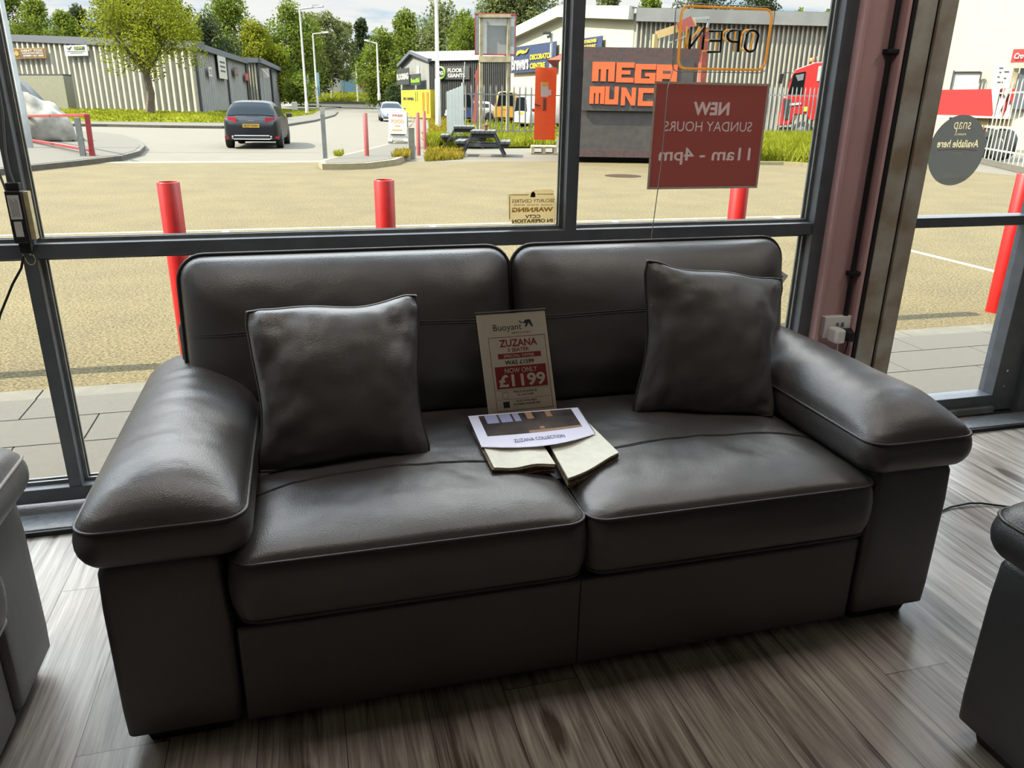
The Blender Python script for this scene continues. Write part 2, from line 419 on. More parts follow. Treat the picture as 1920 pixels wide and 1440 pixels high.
leafmat('leaf_dark', srgb(72, 88, 58), srgb(112, 124, 84))
leafmat('leaf_pale', srgb(120, 134, 78), srgb(166, 176, 112))
leafmat('grass', srgb(140, 150, 36), srgb(192, 196, 70))
leafmat('grass_dry', srgb(150, 140, 50), srgb(206, 180, 70))
KALB = 1.0
def glassmat(name, tint, refl):
    t, p, out = newmat(name); t.nodes.remove(p)
    a = nd(t, 'ShaderNodeBsdfTransparent', i_Color=tint); g = nd(t, 'ShaderNodeBsdfGlossy', i_Roughness=.02)
    lw = nd(t, 'ShaderNodeLayerWeight', i_Blend=.12); m = nd(t, 'ShaderNodeMath', operation='MULTIPLY', i_0=lw.outputs['Fresnel'], i_1=refl)
    ms = nd(t, 'ShaderNodeMixShader', i_0=m.outputs[0]); t.links.new(a.outputs[0], ms.inputs[1]); t.links.new(g.outputs[0], ms.inputs[2])
    t.links.new(ms.outputs[0], out.inputs[0])
glassmat('glass', (.97, .97, .94, 1), .5)
glassmat('acrylic', (.93, .93, .93, 1), .9)
def sheer(name, c, tr=.5):
    t, p, out = newmat(name); t.nodes.remove(p)
    d = nd(t, 'ShaderNodeBsdfDiffuse', i_Color=c); b = nd(t, 'ShaderNodeBsdfTranslucent', i_Color=c)
    ms = nd(t, 'ShaderNodeMixShader', i_0=tr); t.links.new(d.outputs[0], ms.inputs[1]); t.links.new(b.outputs[0], ms.inputs[2])
    t.links.new(ms.outputs[0], out.inputs[0])
sheer('tube_amber', srgb(250, 205, 110), .55)
sheer('poster_red', srgb(154, 104, 98), .7); sheer('poster_grey', srgb(160, 148, 138), .7); sheer('poster_letter', srgb(122, 102, 96), .7)
sheer('sticker_paper', srgb(226, 212, 178), .7); sheer('sticker_ink', srgb(50, 46, 40), .2); sheer('sticker_gold', srgb(180, 152, 92), .5)
sheer('roundel_grey', srgb(160, 162, 158), .6); sheer('roundel_ink', srgb(236, 220, 170), .5); sheer('roundel_red', srgb(170, 80, 60), .3)

# ================================================================== ROOM
WY = 2.83; WB = 2.92; GY = 2.885                # window frame front, back; glass plane
struct(B().box(-5.949, 10.051, -6, 2.83, -.1, 0), 'floor', 'floorboards')
struct(B().box(-5.95, 10.05, -6, 3.0, 3.0, 3.1), 'ceiling', 'ceiling_paint')
struct(B().box(-6.05, -5.95, -6, 3.0, 0, 3.0), 'wall_left', 'wall_paint')
struct(B().box(10.05, 10.15, -6, 3.0, 0, 3.0), 'wall_right', 'wall_paint')
struct(B().box(-6.05, 10.15, -6.1, -6, 0, 3.0), 'wall_back', 'wall_paint')
struct(B().box(-6.05, 10.15, WY, 3.05, 2.62, 3.1), 'wall_front', 'wall_paint')
struct(B().box(-6.05, -4.75, WY, 3.05, 0, 2.62), 'wall_front', 'wall_paint')
struct(B().box(5.6, 10.15, WY, 3.05, 0, 2.62), 'wall_front', 'wall_paint')
for lx, ly in FILL_LAMPS:  # unseen fixtures made up to carry the added fill lamps
    th = thing('fill_panel', 'added square white fill panel on the ceiling, out of view above the window display', 'ceiling light', (lx, ly, 3.0), group='added fill panels')
    b = B()
    for q in ((-.30, .30, -.30, -.285), (-.30, .30, .285, .30), (-.30, -.285, -.285, .285), (.285, .30, -.285, .285)): b.box(lx+q[0], lx+q[1], ly+q[2], ly+q[3], 2.955, 3.0)
    b.to('frame', 'white_plastic', th); B().box(lx-.285, lx+.285, ly-.285, ly+.285, 2.975, 2.98).to('diffuser', 'lamp_clear', th)
# raised sill slabs along the window
b = B()
for x0, x1 in ((-4.75, -2.9), (-2.897, -1.3), (-1.297, .3), (.303, 1.9), (1.903, 3.55)): b.box(x0, x1, 2.685, 2.86, 0, .022)
struct(b, 'trim_1', 'plinth_grey', bevel=.003)
struct(B().box(-4.75, 3.55, 2.672, 2.685, 0, .018), 'trim_2', 'gasket')
struct(B().box(-4.75, 5.6, 2.80, 3.0, -.12, .022), 'trim_3', 'plinth_grey')
# shop window: head, sill rail, transom, mullions
w = thing('window_1', 'dark grey metal shop window with a transom rail behind the sofa', 'window', (0, WY, 0), kind='structure')
b = B(); b.box(-4.75, 2.15, WY, WB, .05, .105); b.box(-4.75, 2.15, WY, WB, 2.57, 2.62); b.to('window_frame', 'frame_grey', w, bevel=.003, kind='structure')
b = B(); b.box(-4.75, 2.07, WY, WB, .941, .989); b.to('transom', 'frame_grey', w, bevel=.003, kind='structure')
for x0, x1 in ((-2.80, -2.757), (-.90, -.857), (.970, 1.017), (-4.75, -4.70)):
    B().box(x0, x1, WY-.0015, WB+.001, .105, 2.57).to('mullion', 'frame_grey', w, bevel=.003, kind='structure')
B().box(2.072, 2.152, WY-.005, WB, .05, 2.62).to('jamb', 'frame_grey', w, bevel=.003, kind='structure')
# glazing beads (light edged) around every pane
b = B(); g = B()
xs = [(-4.70, -2.80), (-2.757, -.90), (-.857, .970), (1.017, 2.072)]
for x0, x1 in xs:
    for z0, z1 in ((.105, .941), (.989, 2.57)):
        for y0 in (2.872, 2.9):
            b.box(x0, x0+.012, y0, y0+.008, z0, z1); b.box(x1-.012, x1, y0, y0+.008, z0, z1)
            b.box(x0+.012, x1-.012, y0, y0+.008, z0, z0+.012); b.box(x0+.012, x1-.012, y0, y0+.008, z1-.012, z1)
        g.box(x0-.005, x1+.005, GY, GY+.006, z0-.005, z1+.005)
b.to('glazing_bead', 'frame_edge', w, kind='structure'); g.to('glass', 'glass', w, kind='structure')
for z in (1.33, .80):
    B().cyl((-.8565, 2.866, z), (-.8535, 2.866, z), .004, n=10).to('screw', 'chrome', w)
# pink steel column in the recess between window and door
b = B()
b.box(2.152, 2.44, 2.852, 2.95, 0, 2.62)
struct(b, 'wall_pier', 'pink_paint')
struct(B().box(2.130, 2.150, 2.785, 2.853, .022, 2.62), 'trim_4', 'pink_paint', bevel=.004)
struct(B().box(2.339, 2.355, 2.805, 2.853, .022, 2.62), 'trim_5', 'pink_paint', bevel=.004)
# door frame: bare metal upright with a dark groove, then the door leaf
d = thing('door_1', 'dark framed glazed shop door with a mid rail and worn metal upright', 'door', (2.6, WY, 0), kind='structure')
b = B(); b.box(2.357, 2.374, 2.80, 2.95, .022, 2.62); b.to('door_frame', 'gasket', d, bevel=.002, kind='structure')
B().box(2.374, 2.463, 2.795, 2.95, .022, 2.62).to('upright', 'bare_metal', d, bevel=.004, kind='structure')
B().box(2.463, 2.486, 2.815, 2.95, .022, 2.62).to('groove', 'gasket', d, kind='structure')
B().box(2.486, 2.567, 2.80, 2.93, .022, 2.62).to('upright', 'bare_metal', d, bevel=.004, kind='structure')
b = B(); b.box(3.248, 3.39, WY, WB, .03, 2.6); b.box(2.567, 3.248, WY, WB, .05, .115); b.box(2.567, 3.248, WY, WB, 2.5, 2.62); b.to('door_frame', 'frame_grey', d, bevel=.003, kind='structure')
B().box(2.567, 3.248, WY, WB, .954, .997).to('transom', 'frame_grey', d, bevel=.003, kind='structure')
g = B()
for z0, z1 in ((.115, .954), (.997, 2.5)): g.box(2.562, 3.252, GY, GY+.006, z0-.005, z1+.005)
g.to('glass', 'glass', d, kind='structure')
B().box(2.567, 3.25, 2.805, 2.83, .03, .06).to('threshold', 'frame_edge', d, kind='structure')
for z in (.16, .24): B().cyl((3.30, 2.829, z), (3.30, 2.826, z), .006, n=10).to('screw', 'chrome', d)
w2 = thing('window_2', 'dark framed shop window beyond the glazed door', 'window', (4.4, WY, 0), kind='structure')
b = B(); b.box(3.55, 5.6, WY, WB, .05, .12); b.box(3.55, 5.6, WY, WB, 2.55, 2.62); b.box(3.55, 3.6, WY, WB, .12, 2.55); b.box(5.55, 5.6, WY, WB, .12, 2.55); b.to('window_frame', 'frame_grey', w2, kind='structure')
B().box(3.59, 5.56, GY, GY+.006, .11, 2.56).to('glass', 'glass', w2, kind='structure')
struct(B().box(3.39, 3.55, 2.80, 2.95, .022, 2.62), 'wall_pier_2', 'frame_grey')
# dark door mat and the black bin-like box by the door, cut by the picture edge
b = B().box(3.43, 4.2, 2.45, 2.68, 0, .012)
b.to('door_mat', 'black_matt', label='black ribbed mat on the floorboards beside the shop door', cat='mat')

# ================================================================== cushions
def rrect(x0, x1, y0, y1, r, ns=16, nc=7):
    r = max(1e-4, min(r, (x1-x0)/2-1e-5, (y1-y0)/2-1e-5)); pts = []
    cs = [(x1-r, y0+r, -PI/2), (x1-r, y1-r, 0), (x0+r, y1-r, PI/2), (x0+r, y0+r, PI)]
    for k, (cx, cy, a0) in enumerate(cs):
        arc = [(cx+r*math.cos(a0+PI/2*i/nc), cy+r*math.sin(a0+PI/2*i/nc)) for i in range(nc+1)]
        nx = cs[(k+1) % 4]; st = (nx[0]+r*math.cos(nx[2]), nx[1]+r*math.sin(nx[2])); e = arc[-1]
        pts += arc + [(e[0]+(st[0]-e[0])*i/ns, e[1]+(st[1]-e[1])*i/ns) for i in range(1, ns)]
    return pts
class Cushion:
    """rounded rectangle pad: boxing between zb and zp, domed top above the piping line zp"""
    def __init__(s, x0, x1, y0, y1, zb, zp, crown, D, rc=.04, bulge=.008, c2=0, fn=None, xf=None, step=.018, ns=22, power=.5, under=.02, DX=None, DY=None):
        s.__dict__.update(locals()); s.xf = xf or Matrix.Identity(4)
    def tz(s, x, y, d):
        t = min(1, max(0, d/s.D)); dx = max(0, min(x-s.x0, s.x1-x)); dy = max(0, min(y-s.y0, s.y1-y)); Dx, Dy = s.DX or s.D, s.DY or s.D
        f = lambda q, D: (1-(1-min(1, q/D))**2)**s.power
        z = s.zp + s.crown*f(dx, Dx)*f(dy, Dy)*min(1, max(0, d)/.012)**.5
        U = (2*x-s.x0-s.x1)/(s.x1-s.x0); V = (2*y-s.y0-s.y1)/(s.y1-s.y0)
        z += s.c2*max(0, 1-U*U)*max(0, 1-V*V)*t
        if s.fn: z += s.fn(x, y)*min(1, t*1.6)
        return z
    def top(s, x, y, e=0):
        d = min(x-s.x0, s.x1-x, y-s.y0, s.y1-y); return s.xf @ Vector((x, y, s.tz(x, y, d)+e))
    def ring(s, d, z=None, rr=None):
        pts = rrect(s.x0+d, s.x1-d, s.y0+d, s.y1-d, max(.002, (s.rc-d*.6)), s.ns)
        return [s.xf @ Vector((x, y, s.tz(x, y, d) if z is None else z)) for x, y in pts]
    def mesh(s, b):
        R = [s.ring(s.under+.02, s.zb), s.ring(s.under, s.zb+.002), s.ring(s.under*.3, s.zb+.010)]
        n = 5
        for i in range(n+1):
            t = i/n; z = s.zb+.02+(s.zp-s.zb-.02)*t; R.append(s.ring(-s.bulge*math.sin(PI*t)**.7 if 0 < t < 1 else 0.0, z))
        dm = min(s.x1-s.x0, s.y1-s.y0)/2-.0006
        ds = [.0015, .004, .008, .013, .02]
        while ds[-1]+s.step < dm: ds.append(ds[-1]+s.step)
        ds.append(dm)
        for d in ds: R.append(s.ring(d))
        return b.rings(R, cap1=False)
    def pipe(s, b, r=.0045, z=None, d=-.002): return b.tube(s.ring(d, s.zp if z is None else z), r, 6, closed=True)
def wrinkle(seed, amp, sx, sy):
    def f(x, y): return amp*(noise.fractal(Vector((x*sx+seed, y*sy, seed*1.7)), 1.0, 2.0, 3))
    return f
def seam_line(c, pts, b, r=.0016, e=.0004): return b.tube([c.top(x, y, e) for x, y in pts], r, 5)

def settee(root, W, nseat, mats, arms=(True, True), seed=1, backs=True):
    """sofa built around its root: front of the arms at local y = 0, facing -y, left arm at x = 0"""
    Lm, Pm = mats
    X = ROOTS[root.name]
    def put(b, name, m, parent=root, **k):
        b.v = [X @ v for v in b.v]; return b.to(name, m, parent, **k)
    AW = .258
    b = B(); b.box(AW+.004, W-AW-.004, .012, .10, .03, .302); put(b, 'front_rail', Lm, bevel=.012, seg=3)
    if nseat == 2:
        b = B().box(W/2-.001, W/2+.001, .0095, .013, .04, .30); put(b, 'seam', 'stitch')
    b = B(); b.box(AW, W-AW, .10, .98, .05, .33); put(b, 'base', 'black_matt')
    b = B(); b.box(.10, W-.10, .80, 1.02, .05, .83); put(b, 'back_frame', Lm, bevel=.03, seg=3)
    for k in (0, 1):
        x0 = 0 if k == 0 else W-AW
        b = B()
        pr = rrect(x0, x0+AW, 0, .98, .018, 8, 5)
        zs = [(.046, .012), (.055, .002), (.12, 0), (.40, 0), (.49, .003), (.515, .012), (.522, .03)]
        b.rings([[Vector((x, y, z)) for x, y in rrect(x0+i, x0+AW-i, i, .98-i, .018, 8, 5)] for z, i in zs]); put(b, 'arm_panel', Lm, smooth=True)
        # arm pad overhangs outwards, inwards and in front
        px0, px1 = (-.020, .318) if k == 0 else (W-.318, W+.020)
        big = wrinkle(3+seed+k*5, .005, 2.5, 5); fine = wrinkle(11+seed+k, .0032, 7, 24)
        c = Cushion(px0, px1, -.032, 1.02, 0.516, .612, .100, .15, rc=.055, bulge=.010, DX=.169, DY=.19, power=.62, fn=lambda x, y: big(x, y)+fine(x, y), step=.011, ns=44, under=.026)
        p = put(c.mesh(B()), 'arm_pad', Lm, smooth=True, weld=.0016)
        put(c.pipe(B()), 'piping', Pm, p, smooth=True)
    inner0, inner1 = AW+.016, W-AW-.026
    sw = (inner1-inner0)/nseat
    for k in range(nseat):
        x0 = inner0+sw*k+(.003 if k else 0); x1 = inner0+sw*(k+1)-.003
        f1 = wrinkle(21+seed+k*3, .006, 3, 4); f2 = wrinkle(31+seed+k, .003, 12, 12)
        c = Cushion(x0, x1, -.042, .72, .335, .500, .036, .13, rc=.05, bulge=.012, c2=.022, fn=lambda x, y: f1(x, y)+f2(x, y), step=.016, ns=36, under=.012)
        p = put(c.mesh(B()), 'seat_cushion', Lm, smooth=True, weld=.0016)
        b = B(); c.pipe(b); c.pipe(b, z=.352, d=.001); put(b, 'piping', Pm, p, smooth=True)
        b = B()
        for dy in (0, .007):
            pts = [(x0+.012+(x1-x0-.024)*i/40, .205+dy+.045*(1-((i-20)/20)**2)) for i in range(41)]; seam_line(c, pts, b)
        put(b, 'stitching', 'stitch', p)
    if backs:
        a = math.radians(10.5); bw = (W-.118*2+.02)/nseat
        for k in range(nseat):
            x0 = .122+bw*k+(.004 if k else 0); x1 = .122+bw*(k+1)-.004
            o = Vector((0, .735, .478)); yv = Vector((0, math.sin(a), math.cos(a))); zv = Vector((0, -math.cos(a), math.sin(a)))
            xf = Matrix(((1, yv.x, zv.x, o.x), (0, yv.y, zv.y, o.y), (0, yv.z, zv.z, o.z), (0, 0, 0, 1)))
            f1 = wrinkle(41+seed+k*3, .007, 3, 4); f2 = wrinkle(51+seed+k, .0022, 14, 14)
            c = Cushion(x0, x1, 0, .545, -.035, 0, .105, .17, rc=.075, bulge=.004, c2=.02, fn=lambda x, y: f1(x, y)+f2(x, y), xf=xf, step=.016, ns=36, power=.55)
            p = put(c.mesh(B()), 'back_cushion', Lm, smooth=True, weld=.0016)
            put(c.pipe(B(), r=.006, d=-.003), 'piping', Pm, p, smooth=True)
            b = B()
            for dy in (0, .007):
                seam_line(c, [(x0+.03+(x1-x0-.06)*i/40, .312+dy+.012*math.sin(PI*i/40)) for i in range(41)], b, e=.0003)
            put(b, 'stitching', 'stitch', p)
    for fx, fy in ((.03, .03), (W-.235, .03), (.03, .86), (W-.235, .86)):
        b = B(); b.hexa([(fx+.012, fy+.01, 0), (fx+.193, fy+.01, 0), (fx+.012, fy+.09, 0), (fx+.193, fy+.09, 0), (fx, fy, .052), (fx+.205, fy, .052), (fx, fy+.1, .052), (fx+.205, fy+.1, .052)])
        put(b, 'foot', 'foot_black', bevel=.003)
SX, SY = -.486, 1.56
s = thing('sofa', 'dark grey leather two-cushion sofa with padded arms standing in front of the shop window', 'sofa', (SX, SY, 0))
settee(s, 2.21, 2, ('leather', 'piping'), seed=1)
s = thing('armchair', 'light grey leather armchair cut off by the left edge, its arm beside the sofa', 'armchair', (-.745, 1.075, 0), PI/2)
settee(s, .90, 1, ('leather_light', 'stitch_pale'), seed=7)
s = thing('armchair', 'black leather armchair cut off by the right edge, standing on the floorboards', 'armchair', (1.452, 1.156, 0), -PI/2)
settee(s, .95, 1, ('leather_black', 'piping'), seed=9)

# ---- scatter cushions
def scatter(name, label, TL, TR, BR, BL, T, seed, nrm=Vector((0, -1, .2))):
    TL, TR, BR, BL = map(Vector, (TL, TR, BR, BL))
    n = 44; pts = {}
    nn = ((TR-TL)+(BR-BL)).cross((TL-BL)+(TR-BR)).normalized()
    if nn.y > 0: nn = -nn
    def base(u, v):
        uu = u*(1-(.11+.03*math.sin(v*3+seed))*(1-v*v)*abs(u)**3); vv = v*(1-(.095+.04*math.sin(u*4+seed*2))*(1-u*u)*abs(v)**3)
        r = max(0, abs(u)-.82)/.18*max(0, abs(v)-.82)/.18          # soften the corners
        uu -= math.copysign(.045*r, u); vv -= math.copysign(.045*r, v)
        a, c = (uu+1)/2, (vv+1)/2
        return (BL*(1-a)+BR*a)*(1-c) + (TL*(1-a)+TR*a)*c
    def th(u, v, sgn):
        h = T*(max(0, 1-u**2)**.55)*(max(0, 1-v**2)**.55)
        edge = min(1, (1-max(abs(u), abs(v)))*6)
        w = noise.fractal(Vector((u*2.2+seed, v*2.2, sgn*3+seed)), 1, 2, 4)*.014 + noise.fractal(Vector((u*7+seed, v*3, seed)), 1, 2, 3)*.006
        cr = math.sin((u-v)*9+seed)*.005*(abs(u*v))**.7
        fu = math.exp(-(1-abs(u))/.22); fv = math.exp(-(1-abs(v))/.22)
        cr += .011*fu*noise.noise(Vector((v*5.5+seed, math.copysign(3, u), seed)))+.011*fv*noise.noise(Vector((u*5.5+seed*2, math.copysign(5, v), 1)))
        return (h + (w+cr)*edge**.5*(.3+abs(u)*.7))
    b = B(); V = []; Fc = []
    idx = {}
    cs = [math.sin(PI/2*(2*i/n-1)) for i in range(n+1)]
    for sg in (1, -1):
        for j in range(n+1):
            for i in range(n+1):
                u, v = cs[i], cs[j]; ed = i in (0, n) or j in (0, n)
                if sg == -1 and ed: idx[(sg, i, j)] = idx[(1, i, j)]; continue
                idx[(sg, i, j)] = len(V); V.append(base(u, v) + nn*(0 if ed else sg*th(u, v, sg)*(1 if sg > 0 else .8)))
        for j in range(n):
            for i in range(n):
                q = [idx[(sg, i, j)], idx[(sg, i+1, j)], idx[(sg, i+1, j+1)], idx[(sg, i, j+1)]]; Fc.append(q if sg > 0 else q[::-1])
    c0 = (BL+BR)/2
    root = thing('scatter_cushion', label, 'cushion', tuple(c0))
    b.add(V, Fc); b.to('cover', 'leather_pillow', root, smooth=True)
    loop = [base(cs[i], -1) for i in range(n)] + [base(1, cs[j]) for j in range(n)] + [base(cs[n-i], 1) for i in range(n)] + [base(-1, cs[n-j]) for j in range(n)]
    B().tube(loop, .0048, 6, closed=True).to('piping', 'piping', root, smooth=True)
    return root
scatter('l', 'square grey leather scatter cushion with bent corners leaning by the left arm of the sofa', yp(455, 580, 2.06), yp(786, 548, 2.10), gp(812, 862, .532), gp(480, 892, .538), .088, 3.1)
scatter('r', 'square dark leather scatter cushion leaning in the corner by the right arm of the sofa', yp(1208, 482, 2.12), yp(1470, 520, 2.20), gp(1452, 786, .535), gp(1182, 782, .535), .08, 8.4)

# ---- price card in an acrylic holder
r_ = thing('price_card', 'cream price card in a clear holder propped on the sofa between the back cushions', 'sign', (.61, 2.09, .535))
C0 = yp(892, 591, 2.185); C1 = yp(1021, 582, 2.185); C2 = yp(917, 786, 2.082); 
cp = Pl(C0, C1-C0, C2-C0)
slab(cp, 0, 1, 0, 1, .0012).to('card', 'paper', r_)
b = B(); slab(cp, -.012, 1.012, -.025, 1.0, .0015, .0032, b); slab(cp, -.012, 1.012, -.025, 1.0, .0015, -.0045, b); b.to('acrylic_holder', 'acrylic', r_)
b = B(); slab(cp, -.012, 1.012, -.025, -.012, .009, -.004, b); b.to('holder_edge', 'frame_edge', r_)
E_ = .0013
text('Buoyant', cp, .22, .63, .105, .185, 'print_dark', r_, -.004, E_)
text('UPHOLSTERY', cp, .48, .76, .185, .205, 'print_dark', r_, -.01, E_)
shape(cp, [(.60, .085), (.62, .08), (.63, .095), (.67, .098), (.70, .075), (.765, .075), (.775, .09), (.80, .14), (.785, .15), (.75, .115), (.735, .10), (.72, .13), (.69, .15), (.685, .14), (.70, .11), (.66, .105), (.62, .103)], .0005, E_).to('emblem', 'print_slate', r_)
b = B()
for q in ((.13, .955, .228, .232), (.13, .955, .936, .940), (.13, .136, .228, .940), (.949, .955, .228, .940)): slab(cp, *q, .0004, E_, b)
b.to('border', 'print_red', r_)
text('ZUZANA', cp, .28, .83, .255, .325, 'print_red', r_, .022, E_)
text('3 SEATER', cp, .39, .70, .338, .375, 'print_red', r_, .016, E_)
slab(cp, .24, .865, .388, .437, .0004, E_).to('banner', 'print_red', r_)
text('SPECIAL OFFER', cp, .32, .77, .40, .428, 'paper', r_, .012, .0018)
text('WAS £1599', cp, .33, .75, .455, .497, 'print_dark', r_, .018, E_)
slab(cp, .17, .915, .512, .725, .0004, E_).to('banner', 'print_red', r_)
text('NOW ONLY', cp, .31, .78, .530, .578, 'paper', r_, .012, .0018)
text('£1199', cp, .205, .885, .590, .712, 'paper', r_, .03, .0018)
b = B()
for z_ in (.738, .828): slab(cp, .16, .925, z_, z_+.002, .0004, E_, b)
b.to('rule', 'print_dark', r_)
text('PRICE SHOWN IS', cp, .40, .74, .752, .772, 'print_dark', r_, .012, E_)
text('IN LEATHER', cp, .45, .69, .784, .804, 'print_dark', r_, .012, E_)
text('ALSO AVAILABLE', cp, .42, .72, .842, .861, 'print_dark', r_, .012, E_)
text('IN FABRIC PLEASE ASK', cp, .38, .77, .873, .893, 'print_dark', r_, .012, E_)
slab(cp, .23, .32, .850, .910, .0004, E_).to('fabric_icon', 'print_slate', r_)
hide = [(.24, .755), (.27, .765), (.30, .755), (.325, .765), (.31, .785), (.325, .81), (.30, .812), (.275, .822), (.25, .812), (.225, .808), (.245, .785), (.23, .765)]
B().tube([cp.p(x, y, E_) for x, y in hide], .0006, 4, closed=True).to('hide_icon', 'print_dark', r_)

# ---- leather sample book lying across the gap
SH = .545
bk = thing('sample_book', 'open leather sample book with white swatches lying in front of the price card', 'book', (.6, 1.86, SH-.01))
P_ = lambda x, y, z: Vector((x, y, SH+z))
def sheet(b, a, c, d_, e_, z, t, sag=None, n=10):
    """sheet over four plan corners (back-left, back-right, front-right, front-left); sag(u, v) lowers it"""
    V = []; F_ = []
    for k in (0, 1):
        for j in range(n+1):
            for i in range(n+1):
                u, v = i/n, j/n
                x = (a[0]*(1-u)+c[0]*u)*(1-v) + (e_[0]*(1-u)+d_[0]*u)*v; y = (a[1]*(1-u)+c[1]*u)*(1-v) + (e_[1]*(1-u)+d_[1]*u)*v
                V.append(P_(x, y, z+k*t+(sag(u, v) if sag else 0)))
    m = (n+1)**2
    for k in (0, 1):
        for j in range(n):
            for i in range(n):
                q = [k*m+j*(n+1)+i, k*m+j*(n+1)+i+1, k*m+(j+1)*(n+1)+i+1, k*m+(j+1)*(n+1)+i]; F_.append(q if k else q[::-1])
    for i in range(n):
        for (p, q) in ((i, i+1), (n*(n+1)+i, n*(n+1)+i+1), (i*(n+1), (i+1)*(n+1)), (i*(n+1)+n, (i+1)*(n+1)+n)): F_.append((p, q, m+q, m+p))
    return b.add(V, F_)
sg = lambda u, v: -.018*v*v*(1-(abs(2*u-1.08))**1.5)
sheet(B(), (.405, 2.075), (.785, 2.065), (.782, 1.722), (.408, 1.715), -.012, .004, sg).to('cover', 'cover_black', bk)
for k in range(7):
    o = .004*math.sin(k*2.3); z = -.008+k*.0044
    sl_ = lambda u, v, k=k: .003*math.sin(u*9+.3*k)*v - .004*v
    sheet(B(), (.425+o, 1.98), (.592, 1.95), (.588+o*.6, 1.722+o*.8), (.428+o-.001*k, 1.728+o*.5), z, .0034, sl_).to('swatch', 'swatch_white' if k == 6 else 'swatch_edge', bk)
for k in range(7):
    o = .004*math.sin(k*1.9+1); z = -.010+k*.0044
    sr = lambda u, v, k=k: .004*math.sin(u*5.5+2.8)*v + (-.012*(1-u)*v + .001*u)
    sheet(B(), (.615, 1.93), (.765+o*.5, 1.99), (.772+o*.6, 1.735+o), (.601+o*.5, 1.652+o*.6), z, .0034, sr).to('swatch', 'swatch_white' if k == 6 else 'swatch_edge', bk)
hz = lambda u, v: .006*math.sin(PI*u)*v + .004
def hy(u, v): return hz(u, v)
class Curved:   # header card surface with printed patches
    a, c, d_, e_ = (.425, 2.062), (.768, 2.055), (.752, 1.862), (.418, 1.850)
    @classmethod
    def p(cls, u, v, e=0):
        dip = -.045*math.sin(PI*u)*v**3
        x = (cls.a[0]*(1-u)+cls.c[0]*u)*(1-v) + (cls.e_[0]*(1-u)+cls.d_[0]*u)*v; y = (cls.a[1]*(1-u)+cls.c[1]*u)*(1-v) + (cls.e_[1]*(1-u)+cls.d_[1]*u)*v + dip
        return P_(x, y, .0285+.004*math.sin(PI*u)*v - .004*v + e)
    @classmethod
    def patch(cls, b, u0, u1, v0, v1, t, e, n=14):
        V = [cls.p(u0+(u1-u0)*i/n, v0+(v1-v0)*j/n, e+k*t) for k in (0, 1) for j in range(n+1) for i in range(n+1)]; m = (n+1)**2; F_ = []
        for k in (0, 1):
            for j in range(n):
                for i in range(n):
                    q = [k*m+j*(n+1)+i, k*m+j*(n+1)+i+1, k*m+(j+1)*(n+1)+i+1, k*m+(j+1)*(n+1)+i]; F_.append(q if k else q[::-1])
        for i in range(n):
            for (p, q) in ((i, i+1), (n*(n+1)+i, n*(n+1)+i+1), (i*(n+1), (i+1)*(n+1)), (i*(n+1)+n, (i+1)*(n+1)+n)): F_.append((p, q, m+q, m+p))
        return b.add(V, F_)
hc = Curved.patch(B(), 0, 1, 0, 1, .0008, 0).to('header_card', 'paper_white', bk)
Curved.patch(B(), .09, .93, .04, .70, .0003, .0009).to('photo', 'photo_dark', hc)
b = B()
for u0, u1 in ((.14, .245), (.265, .365), (.385, .44)): Curved.patch(b, u0, u1, .05, .33, .0003, .0013, 6)
b.to('photo_window', 'photo_light', hc)
b = B(); Curved.patch(b, .50, .56, .05, .28, .0003, .0013, 5); Curved.patch(b, .68, .73, .05, .26, .0003, .0013, 5); Curved.patch(b, .56, .60, .55, .62, .0003, .0013, 5); Curved.patch(b, .45, .93, .64, .70, .0003, .0013, 8)
b.to('photo_detail', 'photo_tan', hc)
tp = Pl(Curved.p(.28, .80, .0012), Curved.p(.72, .80, .0012)-Curved.p(.28, .80, .0012), Curved.p(.28, .92, .0012)-Curved.p(.28, .80, .0012))
text('ZUZANA COLLECTION', tp, 0, 1, .25, .85, 'print_blue', hc, .006, .0008)
b = B(); b.tube([Curved.p(i/20, 1, .002) for i in range(21)], .0012, 5); b.tube([Curved.p(1, i/8, .002) for i in range(9)], .0016, 5); b.tube([Curved.p(0, i/8, .002) for i in range(9)], .0012, 5)
b.to('sleeve_edge', 'acrylic', bk)
for u in (.1, .35, .6, .86): B().cyl(P_(.41+.37*u, 2.066, -.009), P_(.41+.37*u, 2.066, -.006), .005, n=10).to('rivet', 'chrome', bk)

# ---- swing tag behind the right back cushion
q = [yp(1453, 500, 2.40), yp(1478, 517, 2.37), yp(1463, 538, 2.36), yp(1440, 520, 2.39)]
t_ = thing('swing_tag', 'small grey swing tag poking out behind the right end of the sofa back', 'tag', tuple(q[2]))
B().prism(q, (0, .0015, 0)).to('card', 'label_grey', t_)
c_ = sum(q, Vector())/4
B().prism([c_+(p-c_)*.5+Vector((0, -.0012, 0)) for p in q], (0, .001, 0)).to('print', 'print_dark', t_)
B().tube([q[3], q[3]+Vector((-.03, 0, .01)), q[3]+Vector((-.07, -.01, -.02))], .0012, 5).to('string', 'stitch', t_)

